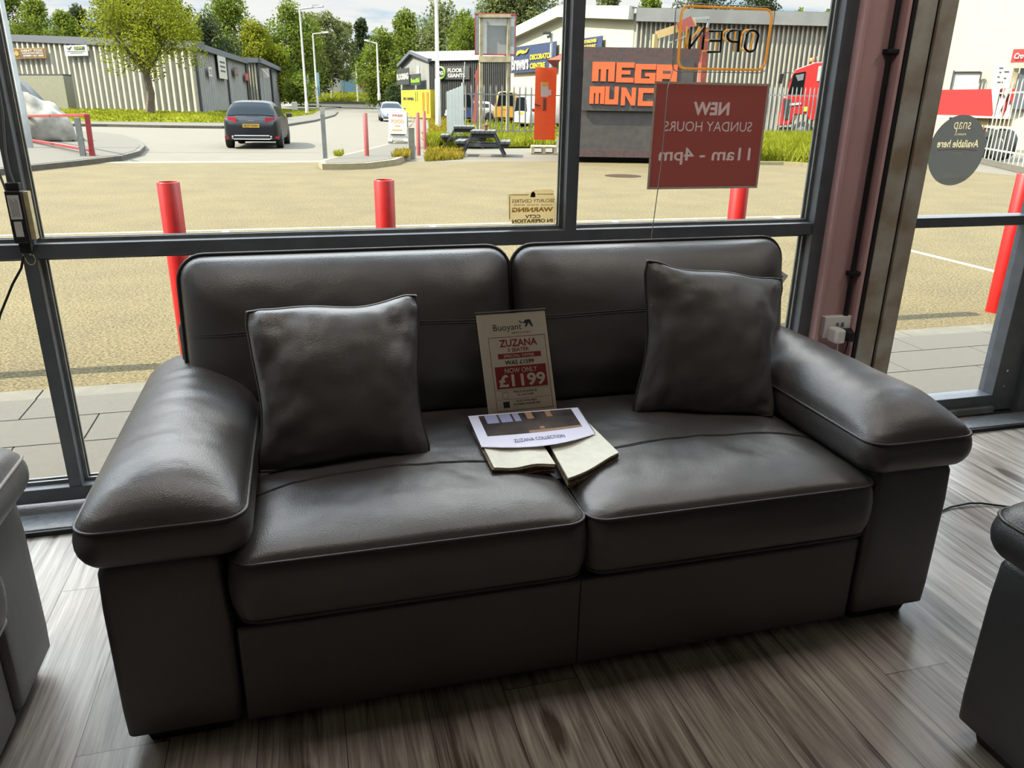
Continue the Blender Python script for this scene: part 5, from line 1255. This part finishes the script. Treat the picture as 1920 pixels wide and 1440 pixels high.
# ------------------------------------------------------------------ red recovery truck with folded crane
TD = 42.6
t0 = dp(1452, 256, TD); th = thing('truck', 'red lorry cab with an orange beacon parked behind the palisade fence', 'truck', (t0.x, t0.y, GZ))
tu = (flat(dp(1600, 250, TD-1.5))-flat(t0)).normalized(); tn = Vector((tu.y, -tu.x, 0)); tn = tn if tn.dot(HD) < 0 else -tn
def tp_(px, py): # fraction on the cab's near side
    d = ray(px, py); o = flat(t0); t = (o-EYE).dot(tn)/d.dot(tn); q = EYE+d*t; return q
def side(pxs, m, nm, dep=2.3, off=0.0, bevel=0):
    P = [tp_(x, y)+tn*off for x, y in pxs]; return B().prism(P, -tn*dep).to(nm, m, th, bevel=bevel)
side([(1466, 183), (1457, 236), (1480, 234), (1490, 215), (1512, 214), (1518, 226), (1590, 226), (1600, 113), (1528, 117), (1492, 130), (1487, 137), (1476, 165), (1474, 182)], 'truck_red', 'cab', bevel=.04)
side([(1489, 138), (1511, 134), (1505, 176), (1478, 176)], 'car_glass', 'side_window', .02, .03); side([(1535, 124), (1558, 122), (1555, 152), (1531, 152)], 'galv', 'sleeper_window', .02, .03)
side([(1492, 141), (1508, 138), (1506, 150), (1496, 152)], 'chrome', 'visor', .02, .05)
side([(1470, 186), (1484, 186), (1480, 222), (1468, 226)], 'car_trim', 'step_panel', .05, .03); side([(1505, 200), (1514, 200), (1514, 209), (1505, 209)], 'sign_yellow', 'sticker', .02, .04); side([(1481, 194), (1502, 192), (1502, 196), (1481, 198)], 'sign_white', 'lettering_stripe', .02, .04)
b = B(); q = tp_(1521, 115)-tn*.4; b.rings([[q+Vector((rr*math.cos(i*PI/8), rr*math.sin(i*PI/8), z_)) for i in range(16)] for rr, z_ in ((.13, 0), (.13, .12), (.09, .17), (.02, .18))]); b.to('beacon', 'beacon', th, smooth=40)
a = tp_(1487, 137)+tn*.05; e = tp_(1470, 136)+tn*.25; B().tube([a, e], .02, 6).to('mirror_arm', 'car_trim', th); B().bar(tp_(1467, 138)+tn*.25, tp_(1463, 157)+tn*.25, .22, .08).to('mirror', 'car_trim', th, bevel=.02)
for x in (1502, 1640):
    c = tp_(x, 247); q = lambda rr, o: [c+tu*rr*math.cos(i*PI/12)+Z(rr*math.sin(i*PI/12))+tn*o for i in range(24)]
    wl_ = B().rings([q(.25, -.3), q(.50, -.3), q(.52, -.05), q(.48, .0), q(.28, .01)]).to('wheel', 'tyre', th, smooth=40); B().rings([q(.28, -.04), q(.26, .02), q(.12, .05), q(.05, .06)]).to('rim', 'alloy', wl_, smooth=40)
side([(1458, 240), (1545, 240), (1545, 252), (1458, 252)], 'car_trim', 'chassis', 2.0, -.15)
q = tp_(1531, 105); B().tube([tp_(1531, 113)-tn*.3, q-tn*.3], .03, 6).to('exhaust', 'chrome', th)
# lorry-mounted folding crane standing in the yard behind the container
CD = 40; th = thing('crane', 'folded tan and rust loader crane standing behind the black container', 'crane', tuple(dp(1313, 250, CD)))
cm_ = dp(1311, 240, CD); cm_.z = -.13; B().bar(cm_, dp(1322, 52, CD), .30, .30).to('mast', 'orange_dull', th); B().bar(dp(1231, 66, CD), dp(1304, 42, CD), .26, .34).to('boom', 'crane_tan', th); B().bar(dp(1229, 64, CD), dp(1227, 92, CD), .2, .24).to('boom_tip', 'crane_tan', th)
B().bar(dp(1272, 53, CD-.2), dp(1298, 40, CD-.2), .3, .5).to('knuckle', 'red_faded', th); B().bar(dp(1292, 36, CD), dp(1330, 33, CD), .12, .12).to('link', 'galv', th); B().bar(dp(1330, 33, CD), dp(1326, 52, CD), .10, .10).to('link', 'galv', th); B().bar(dp(1256, 80, CD), dp(1290, 66, CD), .06, .06).to('ram', 'chrome', th); B().bar(dp(1285, 92, CD), dp(1293, 55, CD), .14, .14).to('ram', 'sign_gold', th)
# red sided trailer behind the right fence
TD = 28.5; a, e = dp(1758, 224, TD), dp(1893, 219, TD-3); z1, z0 = dp(1890, 166, TD-3).z, dp(1890, 219, TD-3).z
th = thing('trailer', 'red and white chevron sided trailer behind the bent palisade fence', 'trailer', (a.x, a.y, GZ))
pl = Pl((a.x, a.y, z1), (e.x-a.x, e.y-a.y, 0), Z(z0-z1))
B().obox(flat(a)+Z(z0), flat(e)-flat(a), HD*2.2, Z(z1-z0)).to('side_board', 'sign_red', th)
b = B(); b.prism([pl.p(.70, 0, .01), pl.p(.80, 0, .01), pl.p(.90, 1, .01), pl.p(.80, 1, .01)], pl.n*.02); b.prism([pl.p(.88, 0, .01), pl.p(.95, 0, .01), pl.p(.86, 1, .03), pl.p(.79, 1, .03)], pl.n*.02); b.prism([pl.p(.99, .45, .01), pl.p(1, 1, .01), pl.p(.92, 1, .01)], pl.n*.02); b.to('chevron', 'sign_white', th)
slab(pl, 0, 1, 1.0, 1.06, .06).to('bottom_rail', 'sign_white', th); slab(pl, .12, .98, 1.08, 1.35, .05, -.2).to('chassis', 'crane_tan', th); slab(pl, .64, .72, 1.42, 1.62, .05, .0).to('marker_board', 'orange_dull', th)
for f in (.3, .62, .84):
    c = pl.p(f, 0)-pl.n*.3; c.z = GZ+.5; q = lambda rr, o: [c+pl.u.normalized()*rr*math.cos(i*PI/12)+Z(rr*math.sin(i*PI/12))+pl.n*o for i in range(24)]
    wl_ = B().rings([q(.2, -.25), q(.48, -.25), q(.5, 0), q(.46, .03), q(.22, .03)]).to('wheel', 'tyre', th, smooth=40); B().rings([q(.24, .0), q(.2, .04), q(.05, .05)]).to('rim', 'alloy', wl_, smooth=40)
for x, m in ((1899, 'bark_pale'), (1908, 'crane_tan')):
    p = gp(x, 268, GZ); B().box(p.x-.1, p.x+.1, p.y-.1, p.y+.1, GZ, dp(x, 160, p.dot(HD)).z).to('timber_upright', m, label='pale timber upright behind the fence by the red shop sign' if m == 'bark_pale' else 'tan timber upright nearest the right edge behind the fence', cat='post')

# ------------------------------------------------------------------ trees
def tree(label, px, ptop, pbase, wpx, D, leaf, seed, name='tree', bark='bark', kind='round', dens=1.0, ground=None, clump=1.0, lean=0):
    rnd = random.Random(seed); base = dp(px+lean, pbase, D); top = dp(px, ptop, D); m_px = D/1440.0*1.02; Hh = top.z-base.z; wpx = wpx*(1.22 if kind != 'round' else 1); Wd = wpx*m_px/2
    th = thing(name, label, 'tree', tuple(base))
    cx = dp(px, (ptop+pbase)/2, D); cx = Vector((cx.x, cx.y, 0))
    # blobs that make up the crown
    blobs = []
    if kind == 'round':
        zc, rz = base.z+Hh*.60, Hh*.42
        for _ in range(int(34*clump)):
            a, u, r = rnd.random()*2*PI, rnd.uniform(-1, 1), rnd.random()**.4
            q = math.sqrt(1-u*u)
            blobs.append((Vector((cx.x+Wd*.80*r*q*math.cos(a), cx.y+Wd*.7*r*q*math.sin(a), zc+rz*.84*r*u)), Wd*rnd.uniform(.20, .34)))
    elif kind == 'full':
        for _ in range(int(64*clump)):
            f = rnd.random(); wz = (math.sin(PI*min(1, f*1.02+.08))**.6); a, r = rnd.random()*2*PI, rnd.random()**.5
            blobs.append((Vector((cx.x+Wd*.85*wz*r*math.cos(a), cx.y+Wd*.7*wz*r*math.sin(a), base.z+Hh*(.04+.92*f))), Wd*rnd.uniform(.22, .38)))
    elif kind == 'sparse':
        for _ in range(int(46*clump)):
            f = .28+.70*rnd.random()**.8; wz = math.sin(PI*min(1, (f-.2)/.85))**.7; a, r = rnd.random()*2*PI, rnd.random()**.6
            blobs.append((Vector((cx.x+Wd*wz*r*math.cos(a), cx.y+Wd*.7*wz*r*math.sin(a), base.z+Hh*f)), Wd*rnd.uniform(.18, .32)))
    elif kind == 'conifer':
        for _ in range(70):
            f = rnd.random()**1.3; wz = (1-f)*.85+.12; a, r = rnd.random()*2*PI, rnd.random()**.6
            blobs.append((Vector((cx.x+Wd*wz*r*math.cos(a), cx.y+Wd*.7*wz*r*math.sin(a), base.z+Hh*(.30+.68*f))), Wd*rnd.uniform(.18, .26)))
    # trunk and limbs
    b = B(); fork = base+(Vector((cx.x, cx.y, base.z))-base)*.5+Vector((0, 0, Hh*(.30 if kind != 'conifer' else .6))); r0 = max(.12, Wd*.075)*(.6 if kind in ('sparse', 'conifer') else 1)
    b.tube([base, base+(fork-base)*.5+Vector((r0*.6, 0, 0)), fork], [r0, r0*.8, r0*.7], 9)
    lim = rnd.sample(blobs, min(len(blobs), 11 if kind != 'conifer' else 5))
    for c, rr in lim:
        m = fork+(c-fork)*.5+Vector((rnd.gauss(0, .06)*Wd, 0, -.04*Hh)); b.tube([fork, m, c], [r0*.5, r0*.3, r0*.08], 6)
    b.to('trunk', bark, th, smooth=40)
    # leaves
    s = 2.35*m_px; V = []; n_tot = int(min(12000, 1.6*dens*wpx*(pbase-max(ptop, -70))/3.0)); wsum = sum(rr**2 for _, rr in blobs)
    for c, rr in blobs:
        for _ in range(max(6, int(n_tot*rr**2/wsum))):
            d = Vector((rnd.gauss(0, 1), rnd.gauss(0, 1), rnd.gauss(0, 1))).normalized()*rr*rnd.random()**.35*Vector((1, 1, .8)).length/1.6
            p = c+d; nn = Vector((rnd.gauss(0, 1), rnd.gauss(0, 1), rnd.gauss(0, 1)+.4)).normalized(); t = nn.orthogonal().normalized(); u = nn.cross(t); k = s*rnd.uniform(.6, 1.35)
            a = rnd.random()*PI; t, u = t*math.cos(a)+u*math.sin(a), u*math.cos(a)-t*math.sin(a)
            V += [p-t*k, p-u*k*.55, p+t*k, p+u*k*.55]
    b = B(); b.v = V; b.f = [(i, i+1, i+2, i+3) for i in range(0, len(V), 4)]; b.m = [0]*len(b.f)
    b.to('foliage', leaf, th)
    return th
tree('yellow-green maple with pale bent branches standing in front of the corrugated building', 268, -40, 210, 212, 56, 'leaf_bright', 11, lean=13, dens=1.25, clump=1.2)
NB = 95
for (l, px, pt, pb, w, D, lf, sd, kd) in (
    ('mid green tree behind the left end of the corrugated roof', 18, -30, 120, 105, NB, 'leaf_mid', 1, 'full'),
    ('green tree with a peaked crown behind the gold dent sign', 74, 2, 130, 92, NB-6, 'leaf_mid', 2, 'full'),
    ('lower bushy tree behind the white tick sign', 122, 22, 130, 66, NB-8, 'leaf_mid', 3, 'full'),
    ('small dark-leaved tree just left of the maple crown', 152, 10, 130, 56, NB, 'leaf_dark', 4, 'full'),
    ('tall dark tree rising behind the maple', 222, -60, 130, 120, NB+10, 'leaf_dark', 5, 'full'),
    ('olive tree behind the right side of the maple', 322, -30, 120, 84, NB+10, 'leaf_mid', 6, 'full'),
    ('dark blue-green rounded tree behind the corner of the corrugated unit', 392, 36, 150, 100, NB+14, 'leaf_dark', 7, 'full'),
    ('tall broad green tree in the middle of the left group', 436, -14, 190, 128, 125, 'leaf_mid', 8, 'full'),
    ('dense bright tree above the far grey shed', 478, 38, 190, 92, 115, 'leaf_bright', 9, 'full'),
    ('tall green tree directly behind the tallest street lamp', 548, 14, 186, 112, 130, 'leaf_mid', 10, 'full'),
    ('low leafy tree at the end of the far grey shed', 528, 92, 186, 74, 118, 'leaf_mid', 12, 'full'),
    ('slender pale-leaved birch left of the slimmer street lamp', 588, 28, 184, 62, 145, 'leaf_pale', 13, 'sparse'),
    ('leaning birch with a thin crown right of the slimmer street lamp', 622, 30, 184, 70, 142, 'leaf_pale', 14, 'sparse'),
    ('airy birch beside the gap where the far shop shows', 645, 44, 186, 44, 150, 'leaf_pale', 15, 'sparse'),
    ('dark conifer with a narrow top above the road bend', 680, 36, 176, 52, 170, 'leaf_dark', 16, 'conifer'),
    ('bright rounded tree behind the right-hand street lamp', 718, 66, 192, 92, 112, 'leaf_mid', 17, 'full'),
    ('tall green tree between the street lamp and the carpet shop', 762, 26, 192, 100, 118, 'leaf_mid', 18, 'full'),
    ('very tall tree behind the white mast', 828, 2, 160, 112, 115, 'leaf_pale', 19, 'full'),
    ('mid green tree filling in behind the carpet shop roof', 872, 22, 150, 70, 108, 'leaf_mid', 20, 'full'),
    ('bright green tree directly left of the empty billboard', 880, 30, 150, 62, 98, 'leaf_mid', 21, 'full'),
    ('large airy tree behind the empty billboard', 938, -22, 150, 122, 105, 'leaf_pale', 22, 'full'),
    ('airy tree over the warehouse gable', 1002, -40, 110, 100, 105, 'leaf_pale', 23, 'full'),
    ('loose tree above the warehouse eave right of the window mullion', 1140, -30, 200, 90, 90, 'leaf_pale', 24, 'full'),
    ('dense green tree above the warehouse eave left of the neon sign', 1215, -24, 200, 86, 85, 'leaf_mid', 25, 'full'),
    ('grey-green tree behind the top of the neon sign', 1320, -60, 200, 120, 85, 'leaf_dark', 26, 'full'),
    ('grey-green tree behind the right end of the neon sign', 1412, -50, 200, 92, 82, 'leaf_dark', 27, 'full'),
    ('small round treetop over the ribbed warehouse roof', 1488, 14, 205, 38, 80, 'leaf_mid', 28, 'full'),
    ('small treetop over the ribbed warehouse roof next to the window jamb', 1543, 17, 205, 42, 80, 'leaf_mid', 29, 'full'),
    ('bushy shrub at the foot of the far grey shed', 560, 146, 188, 56, 112, 'leaf_mid', 30, 'full'),
    ('low shrub left of the yellow hoarding', 740, 160, 194, 36, 95, 'leaf_dark', 31, 'full'),
    ('dark undergrowth tree below the leaning birch', 600, 110, 182, 60, 150, 'leaf_dark', 32, 'sparse')):
    tree(l, px, pt, pb, w, D, lf, sd, kind=kd, bark='bark_pale' if kd == 'sparse' else 'bark', dens=1.0 if kd != 'sparse' else .8)
# distant wooded ridge closing the horizon
b = B(); rnd = random.Random(3); pr = []
for i in range(61):
    a = -1.1+2.2*i/60+YAW; R_ = 420; h = 9+6*noise.noise(Vector((i*.31, 2, 0)))+3*noise.noise(Vector((i*1.1, 5, 0)))
    pr.append((math.sin(a)*R_, math.cos(a)*R_, h))
V = [Vector((x, y, -1)) for x, y, h in pr]+[Vector((x*1.03, y*1.03, h)) for x, y, h in pr]+[Vector((x*1.3, y*1.3, -1)) for x, y, h in pr]
b.add(V, [(i, i+1, 61+i+1, 61+i) for i in range(60)]+[(61+i, 61+i+1, 122+i+1, 122+i) for i in range(60)])
struct(b, 'hills', 'leaf_dark')

# ================================================================== ON AND AROUND THE WINDOW
def punch(sheet, letters):
    """cut the lettering out of a translucent sheet so that daylight comes through the letters, not the sheet behind them"""
    vs, fs = [], []
    for o in letters:
        n0 = len(vs); k = len(o.data.vertices)
        bm = bmesh.new(); bm.from_mesh(o.data); bmesh.ops.remove_doubles(bm, verts=bm.verts, dist=1e-6)
        for v in bm.verts: v.co.y += .004
        r = bmesh.ops.extrude_face_region(bm, geom=bm.faces[:])
        for g in r['geom']:
            if isinstance(g, bmesh.types.BMVert): g.co.y -= .009
        bmesh.ops.recalc_face_normals(bm, faces=bm.faces)
        me = bpy.data.meshes.new('c'); bm.to_mesh(me); bm.free()
        c = bpy.data.objects.new('c', me); COL.objects.link(c); c.parent = o.parent
        m = sheet.modifiers.new('cut', 'BOOLEAN'); m.operation = 'DIFFERENCE'; m.object = c; m.solver = 'EXACT'; m.use_self = True
        bpy.context.view_layer.update()
        dg = bpy.context.evaluated_depsgraph_get(); nm = bpy.data.meshes.new_from_object(sheet.evaluated_get(dg))
        sheet.modifiers.clear(); bpy.data.objects.remove(c)

        if len(nm.polygons) > 6: sheet.data = nm
def mirrored(pTL, pTR, pBL, Y):
    a, e, c = yp(*pTR, Y), yp(*pTL, Y), yp(*pBL, Y); return Pl(a, (e.x-a.x, 0, e.z-a.z), (0, 0, c.z-e.z))
def mtext(s, pl, x0, x1, y0, y1, mat, par, bold=0, e=-.0032, **k): return text(s, pl, 1-x1, 1-x0, y0, y1, mat, par, bold, e, .0004, **k)
GI = GY-.0005
# maroon hours poster
pl = mirrored((1231, 152), (1446, 156), (1215, 354), GI-.003); pl.o.z = 1.531; pl.u = Vector((-.492, 0, 0)); pl.o.x = 1.817; pl.v = Vector((0, 0, -.4))
ps = thing('hours_poster', 'maroon poster with grey border and reversed lettering stuck inside the right pane', 'poster', tuple(pl.p(.5, 1)))
sh_ = slab(pl, .018, .982, .022, .978, .0012).to('sheet', 'poster_red', ps)
b = B()
for q in ((0, .018, 0, 1), (.982, 1, 0, 1), (.018, .982, 0, .022), (.018, .982, .978, 1)): slab(pl, *q, .0012, 0, b)
b.to('border', 'poster_grey', ps)
punch(sh_, [mtext('NEW', pl, .345, .665, .175, .30, 'poster_letter', ps, .045, 0), mtext('SUNDAY HOURS', pl, .105, .885, .355, .45, 'poster_letter', ps, .008, 0), mtext('11am - 4pm', pl, .08, .90, .60, .765, 'poster_letter', ps, .02, 0)])
# torn security sticker
tz = lambda x, y: (940+x/14.4, 340+y/14.4)
out = [(175, 355), (300, 370), (315, 332), (690, 322), (800, 280), (930, 232), (1160, 212), (1360, 215), (1420, 265), (1410, 320), (1440, 430), (1470, 560), (1472, 640), (1465, 900), (1450, 1140), (1400, 1115), (1100, 1112), (800, 1140), (480, 1148), (300, 1150), (205, 1025), (185, 700)]
th = thing('security_sticker', 'torn beige security sticker with reversed lettering low on the middle pane', 'sticker', tuple(yp(1000, 419, GI)))
B().prism([yp(*tz(x, y), GI) for x, y in out], (0, -.0006, 0)).to('sheet', 'sticker_paper', th)
def stext(s, x0, x1, y0, y1, m, bold=.01, sl=0):
    a, e, c = yp(*tz(x1, y0), GI-.0006), yp(*tz(x0, y0), GI-.0006), yp(*tz(x0, y1), GI-.0006)
    p_ = Pl((a.x, GI-.0006, e.z), (e.x-a.x, 0, 0), (0, 0, c.z-e.z)); text(s, p_, 0, 1, 0, 1, m, th, bold, -.0012, .0003)
stext('SECURITY CENTRES', 285, 1425, 490, 585, 'sticker_ink', .004); stext('WARNING', 285, 1400, 710, 840, 'sticker_gold', .05); stext('CCTV', 645, 1055, 905, 1000, 'sticker_ink', .03); stext('IN OPERATION', 295, 1385, 1030, 1130, 'sticker_ink', .03)
for x0, x1 in ((330, 630), (690, 1010), (1070, 1370)): stext('NSI NACOSS', x0, x1, 620, 660, 'sticker_ink', .01)
b = B()
for q in ((215, 232, 400, 1020), (215, 740, 360, 374), (965, 1400, 340, 354)): 
    b.prism([yp(*tz(x, y), GI-.0008) for x, y in ((q[0], q[2]), (q[1], q[2]), (q[1], q[3]), (q[0], q[3]))], (0, -.0004, 0))
b.prism([yp(*tz(x, y), GI-.0008) for x, y in ((800, 330), (860, 265), (920, 330), (915, 430), (785, 430))], (0, -.0004, 0)); b.to('rule_and_crest', 'sticker_ink', th)
# grey roundel on the door
c = (yp(1744, 290, GI)+yp(1853, 270, GI))/2; c.z = 1.278; RX = .148
th = thing('roundel_sticker', 'round grey finance sticker with reversed lettering on the glazed door', 'sticker', (2.78, GI, 1.13))
cc = Vector((2.781, GI, 1.278)); disc = B().prism([cc+Vector((RX*math.cos(i*PI/32), 0, RX*math.sin(i*PI/32))) for i in range(64)], (0, -.0006, 0)); disc = disc.to('disc', 'roundel_grey', th)
pl = Pl((cc.x+RX, GI-.0006, cc.z+RX), (-2*RX, 0, 0), (0, 0, -2*RX))
punch(disc, [mtext('snap', pl, .36, .66, .10, .245, 'roundel_ink', th, -.005, 0), mtext('FINANCE', pl, .40, .60, .255, .285, 'roundel_ink', th, .01, 0), mtext('Available here', pl, .13, .87, .345, .455, 'roundel_ink', th, .02, 0)])
B().tube([pl.p(.14+.7*i/16, .50-.02*math.sin(PI*i/16), -.001) for i in range(17)], .0012, 5).to('underline', 'roundel_red', th)
mtext('SCAN ME', pl, .42, .58, .525, .55, 'roundel_ink', th, .01, -.001); mtext('scan the QR code', pl, .36, .64, .83, .85, 'roundel_ink', th, .01, -.001)
b = B()
for y in (.90, .925): slab(pl, .22, .78, y, y+.004, .0004, -.001, b)
b.to('small_print', 'roundel_ink', th)
# neon style OPEN sign hanging in the right pane
NY = 2.838
nz = lambda x, y, Y=NY: yp(1200+x/7.385, y/7.385, Y)
nw = thing('open_sign', 'clear hanging panel with reversed black tube lettering inside an amber tube border', 'sign', tuple(nz(1130, 1010)))
P4 = [nz(500, 40), nz(1880, 100), nz(1745, 1010), nz(440, 990)]
def inset4(f, r, e=0):
    pts = []; C_ = sum(P4, Vector())/4; Q = [C_+(p-C_)*f for p in P4]
    for i in range(4):
        p, a, c_ = Q[i], Q[i-1], Q[(i+1) % 4]; d1 = (a-p).normalized()*r; d2 = (c_-p).normalized()*r
        for k in range(7): t = k/6; pts.append((p+d1)*(1-t)**2+p*2*t*(1-t)+(p+d2)*t*t+Vector((0, e, 0)))
    return pts
B().prism(inset4(1.0, .03), (0, .004, 0)).to('acrylic_panel', 'acrylic', nw)
B().tube(inset4(1.0, .03), .0016, 5, closed=True).to('panel_edge', 'galv', nw)
B().tube(inset4(.925, .035, -.012), .0028, 8, closed=True).to('border_tube', 'tube_amber', nw, smooth=True)
B().tube(inset4(.895, .033, -.012), .0022, 8, closed=True).to('border_tube', 'tube_amber', nw, smooth=True)
def arc(cx, cy, rx, ry, a0, a1, n=12): return [(cx+rx*math.cos(a0+(a1-a0)*i/n), cy+ry*math.sin(a0+(a1-a0)*i/n)) for i in range(n+1)]
LET = {'N': [[(680, 675), (708, 372)], [(680, 675), (893, 378)], [(862, 688), (893, 378)]],
       'E': [[(955, 430), (1135, 430), (1108, 718), (930, 718)], [(962, 563), (1118, 563)]],
       'P': [[(1355, 722), (1387, 420), (1290, 420)]+arc(1290, 498, 80, 78, -PI/2, -3*PI/2)+[(1372, 576)]],
       'O': [arc(1558, 500, 80, 82, -PI, 0)+arc(1525, 632, 78, 82, 0, PI)+[(1478, 500)]]}
for ch, st in LET.items():
    b = B(); g = B()
    for s_ in st:
        b.tube([nz(x, y, NY-.016) for x, y in s_], .0048, 8); g.tube([nz(x, y, NY-.016)+Vector((.0, .034, .004)) for x, y in s_], .0032, 8)
    b.to('letter_tube', 'tube_black', nw, smooth=True); g.to('letter_tube_back', 'tube_amber', nw, smooth=True)
b = B()
for x in (520, 1800):
    p = nz(x, 70 if x < 900 else 130); q = p+Vector((-.01 if x > 900 else .012, 0, .30))
    for k in range(28):
        m = p+(q-p)*((k+.5)/28); a = k % 2; b.tube([m+Vector((.0035*math.cos(t*PI/4)*(1-a), .0035*math.cos(t*PI/4)*a, .0075*math.sin(t*PI/4))) for t in range(8)], .0009, 4, closed=True)
b.to('chain', 'gasket', nw)
B().tube([yp(1266, 40, NY-.02), yp(1265, 80, NY-.02), yp(1262, 130, NY-.02), yp(1252, 165, 2.80), yp(1246, 240, 2.80), yp(1241, 300, 2.80), yp(1230, 380, 2.80), yp(1222, 440, 2.79), yp(1219, 480, 2.78), yp(1216, 560, 2.76)], .0018, 6).to('cable', 'sign_white', label='thin white cable hanging from the clear tube sign past the maroon poster', cat='cable')
# power supply box on the left mullion
bx0, bx1 = -1.005, -.925
tb = thing('power_box', 'black power supply box with two pale labels screwed to the left window mullion', 'power box', (-.92, 2.82, .985))
B().box(-.899, -.853, 2.782, 2.829, 1.0, 1.165).to('casing', 'black_plastic', tb, bevel=.004)
B().box(-.896, -.858, 2.795, 2.829, 1.165, 1.188).to('terminal_cover', 'black_matt', tb, bevel=.003)
B().box(-.8525, -.838, 2.80, 2.829, 1.01, 1.16).to('timber_packer', 'wood_block', tb)
pl = Pl((-.893, 2.7815, 1.152), (.033, 0, 0), (0, 0, -.075)); slab(pl, 0, 1, 0, 1, .0006).to('label_plate', 'label_grey', tb)
b = B()
for k in range(5): slab(pl, .2+.14*k, .24+.14*k, .15+.05*(k % 3), .9, .0003, .0006, b)
b.to('label_print', 'print_dark', tb)
pl = Pl((-.888, 2.7815, 1.070), (.022, 0, 0), (0, 0, -.048)); slab(pl, 0, 1, 0, 1, .0006).to('label_plate', 'label_grey', tb)
B().box(-.894, -.86, 2.80, 2.829, .965, 1.0).to('terminal_cover', 'black_matt', tb, bevel=.003)
B().cyl((-.872, 2.83, .958), (-.872, 2.822, .958), .004, n=10).to('screw', 'chrome', tb)
B().tube([(-.888, 2.80, .965)]+[(-.872+.014*math.cos(a), 2.815, .945+.020*math.sin(a)) for a in [PI+i*PI/8 for i in range(9)]]+[(-.858, 2.80, .96)], .0015, 5).to('earth_wire', 'brass_wire', tb)
for (x0, l) in ((-.898, 'pale grey cable running down the outer side of the left mullion to the black box'), (-.868, 'twisted grey cable running down the left mullion into the black box')):
    B().tube([(x0+.012*math.sin(i*.9)*(i/14), 2.805+.006*math.sin(i*1.3), 2.0-(2.0-1.163)*i/14) for i in range(15)], .0035, 6).to('cable', 'galv', label=l, cat='cable')
B().tube([(-.886, 2.80, .957), (-.896, 2.79, .92), (-.93, 2.79, .87), (-.985, 2.79, .77), (-1.10, 2.72, .45), (-1.4, 2.70, .2), (-1.7, 2.64, .02)], .004, 6).to('cable', 'black_plastic', label='black cable sagging from the power box towards the left edge', cat='cable')
# double socket, plugs and conduit on the pink pier
th = thing('wall_socket', 'white double wall socket on the pink pier above the sofa arm', 'socket', (2.28, 2.852, .46))
B().box(2.200, 2.337, 2.82, 2.852, .478, .575).to('faceplate', 'white_plastic', th, bevel=.004, seg=3)
for x in (2.262, 2.288): B().hexa([(x-.006, 2.8105, .528), (x+.006, 2.8105, .528), (x-.006, 2.8155, .528), (x+.006, 2.8155, .528), (x-.006, 2.8135, .548), (x+.006, 2.8135, .548), (x-.006, 2.8155, .548), (x+.006, 2.8155, .548)]).to('switch', 'galv', th)
ch = thing('charger', 'white plug-in charger in the left outlet of the wall socket', 'charger', (2.235, 2.78, .465))
B().box(2.214, 2.262, 2.745, 2.815, .470, .535).to('casing', 'white_plastic', ch, bevel=.012, seg=4)
B().tube([(2.238, 2.76, .472), (2.238, 2.758, .44), (2.236, 2.765, .38), (2.23, 2.775, .28), (2.22, 2.76, .1), (2.22, 2.72, .03)], .002, 6).to('lead', 'white_plastic', ch)
pg = thing('plug', 'black three-pin plug in the right outlet of the wall socket', 'plug', (2.312, 2.79, .47))
B().hexa([(2.296, 2.768, .468), (2.330, 2.768, .468), (2.288, 2.815, .468), (2.338, 2.815, .468), (2.300, 2.772, .512), (2.326, 2.772, .512), (2.288, 2.815, .522), (2.338, 2.815, .522)]).to('casing', 'black_plastic', pg, bevel=.005, seg=3)
B().tube([(2.312, 2.79, .470), (2.309, 2.788, .44), (2.30, 2.79, .38), (2.29, 2.80, .25), (2.29, 2.78, .06)], .003, 6).to('lead', 'black_plastic', pg)
cu = thing('conduit', 'black plastic conduit running up the pink pier from the wall socket', 'conduit', (2.325, 2.83, .562))
B().cyl((2.310, 2.832, .575), (2.310, 2.832, 2.6), .0115, n=14).to('pipe', 'black_plastic', cu, smooth=40)
for z in (.765, 1.66): B().box(2.288, 2.345, 2.816, 2.852, z-.009, z+.009).to('saddle_clip', 'black_matt', cu, bevel=.003); B().cyl((2.338, 2.816, z), (2.338, 2.813, z), .003, n=8).to('screw', 'galv', cu)
# floor cable between sofa and right armchair
B().tube([(2.0, 2.02, .004), (2.22, 2.06, .005), (2.33, 2.092, .006), (2.42, 2.094, .010), (2.47, 2.085, .008), (2.55, 2.045, .005), (2.75, 1.95, .004), (3.1, 1.8, .004)], .004, 6).to('cable', 'black_plastic', label='black cable lying across the pale floorboards right of the sofa', cat='cable')
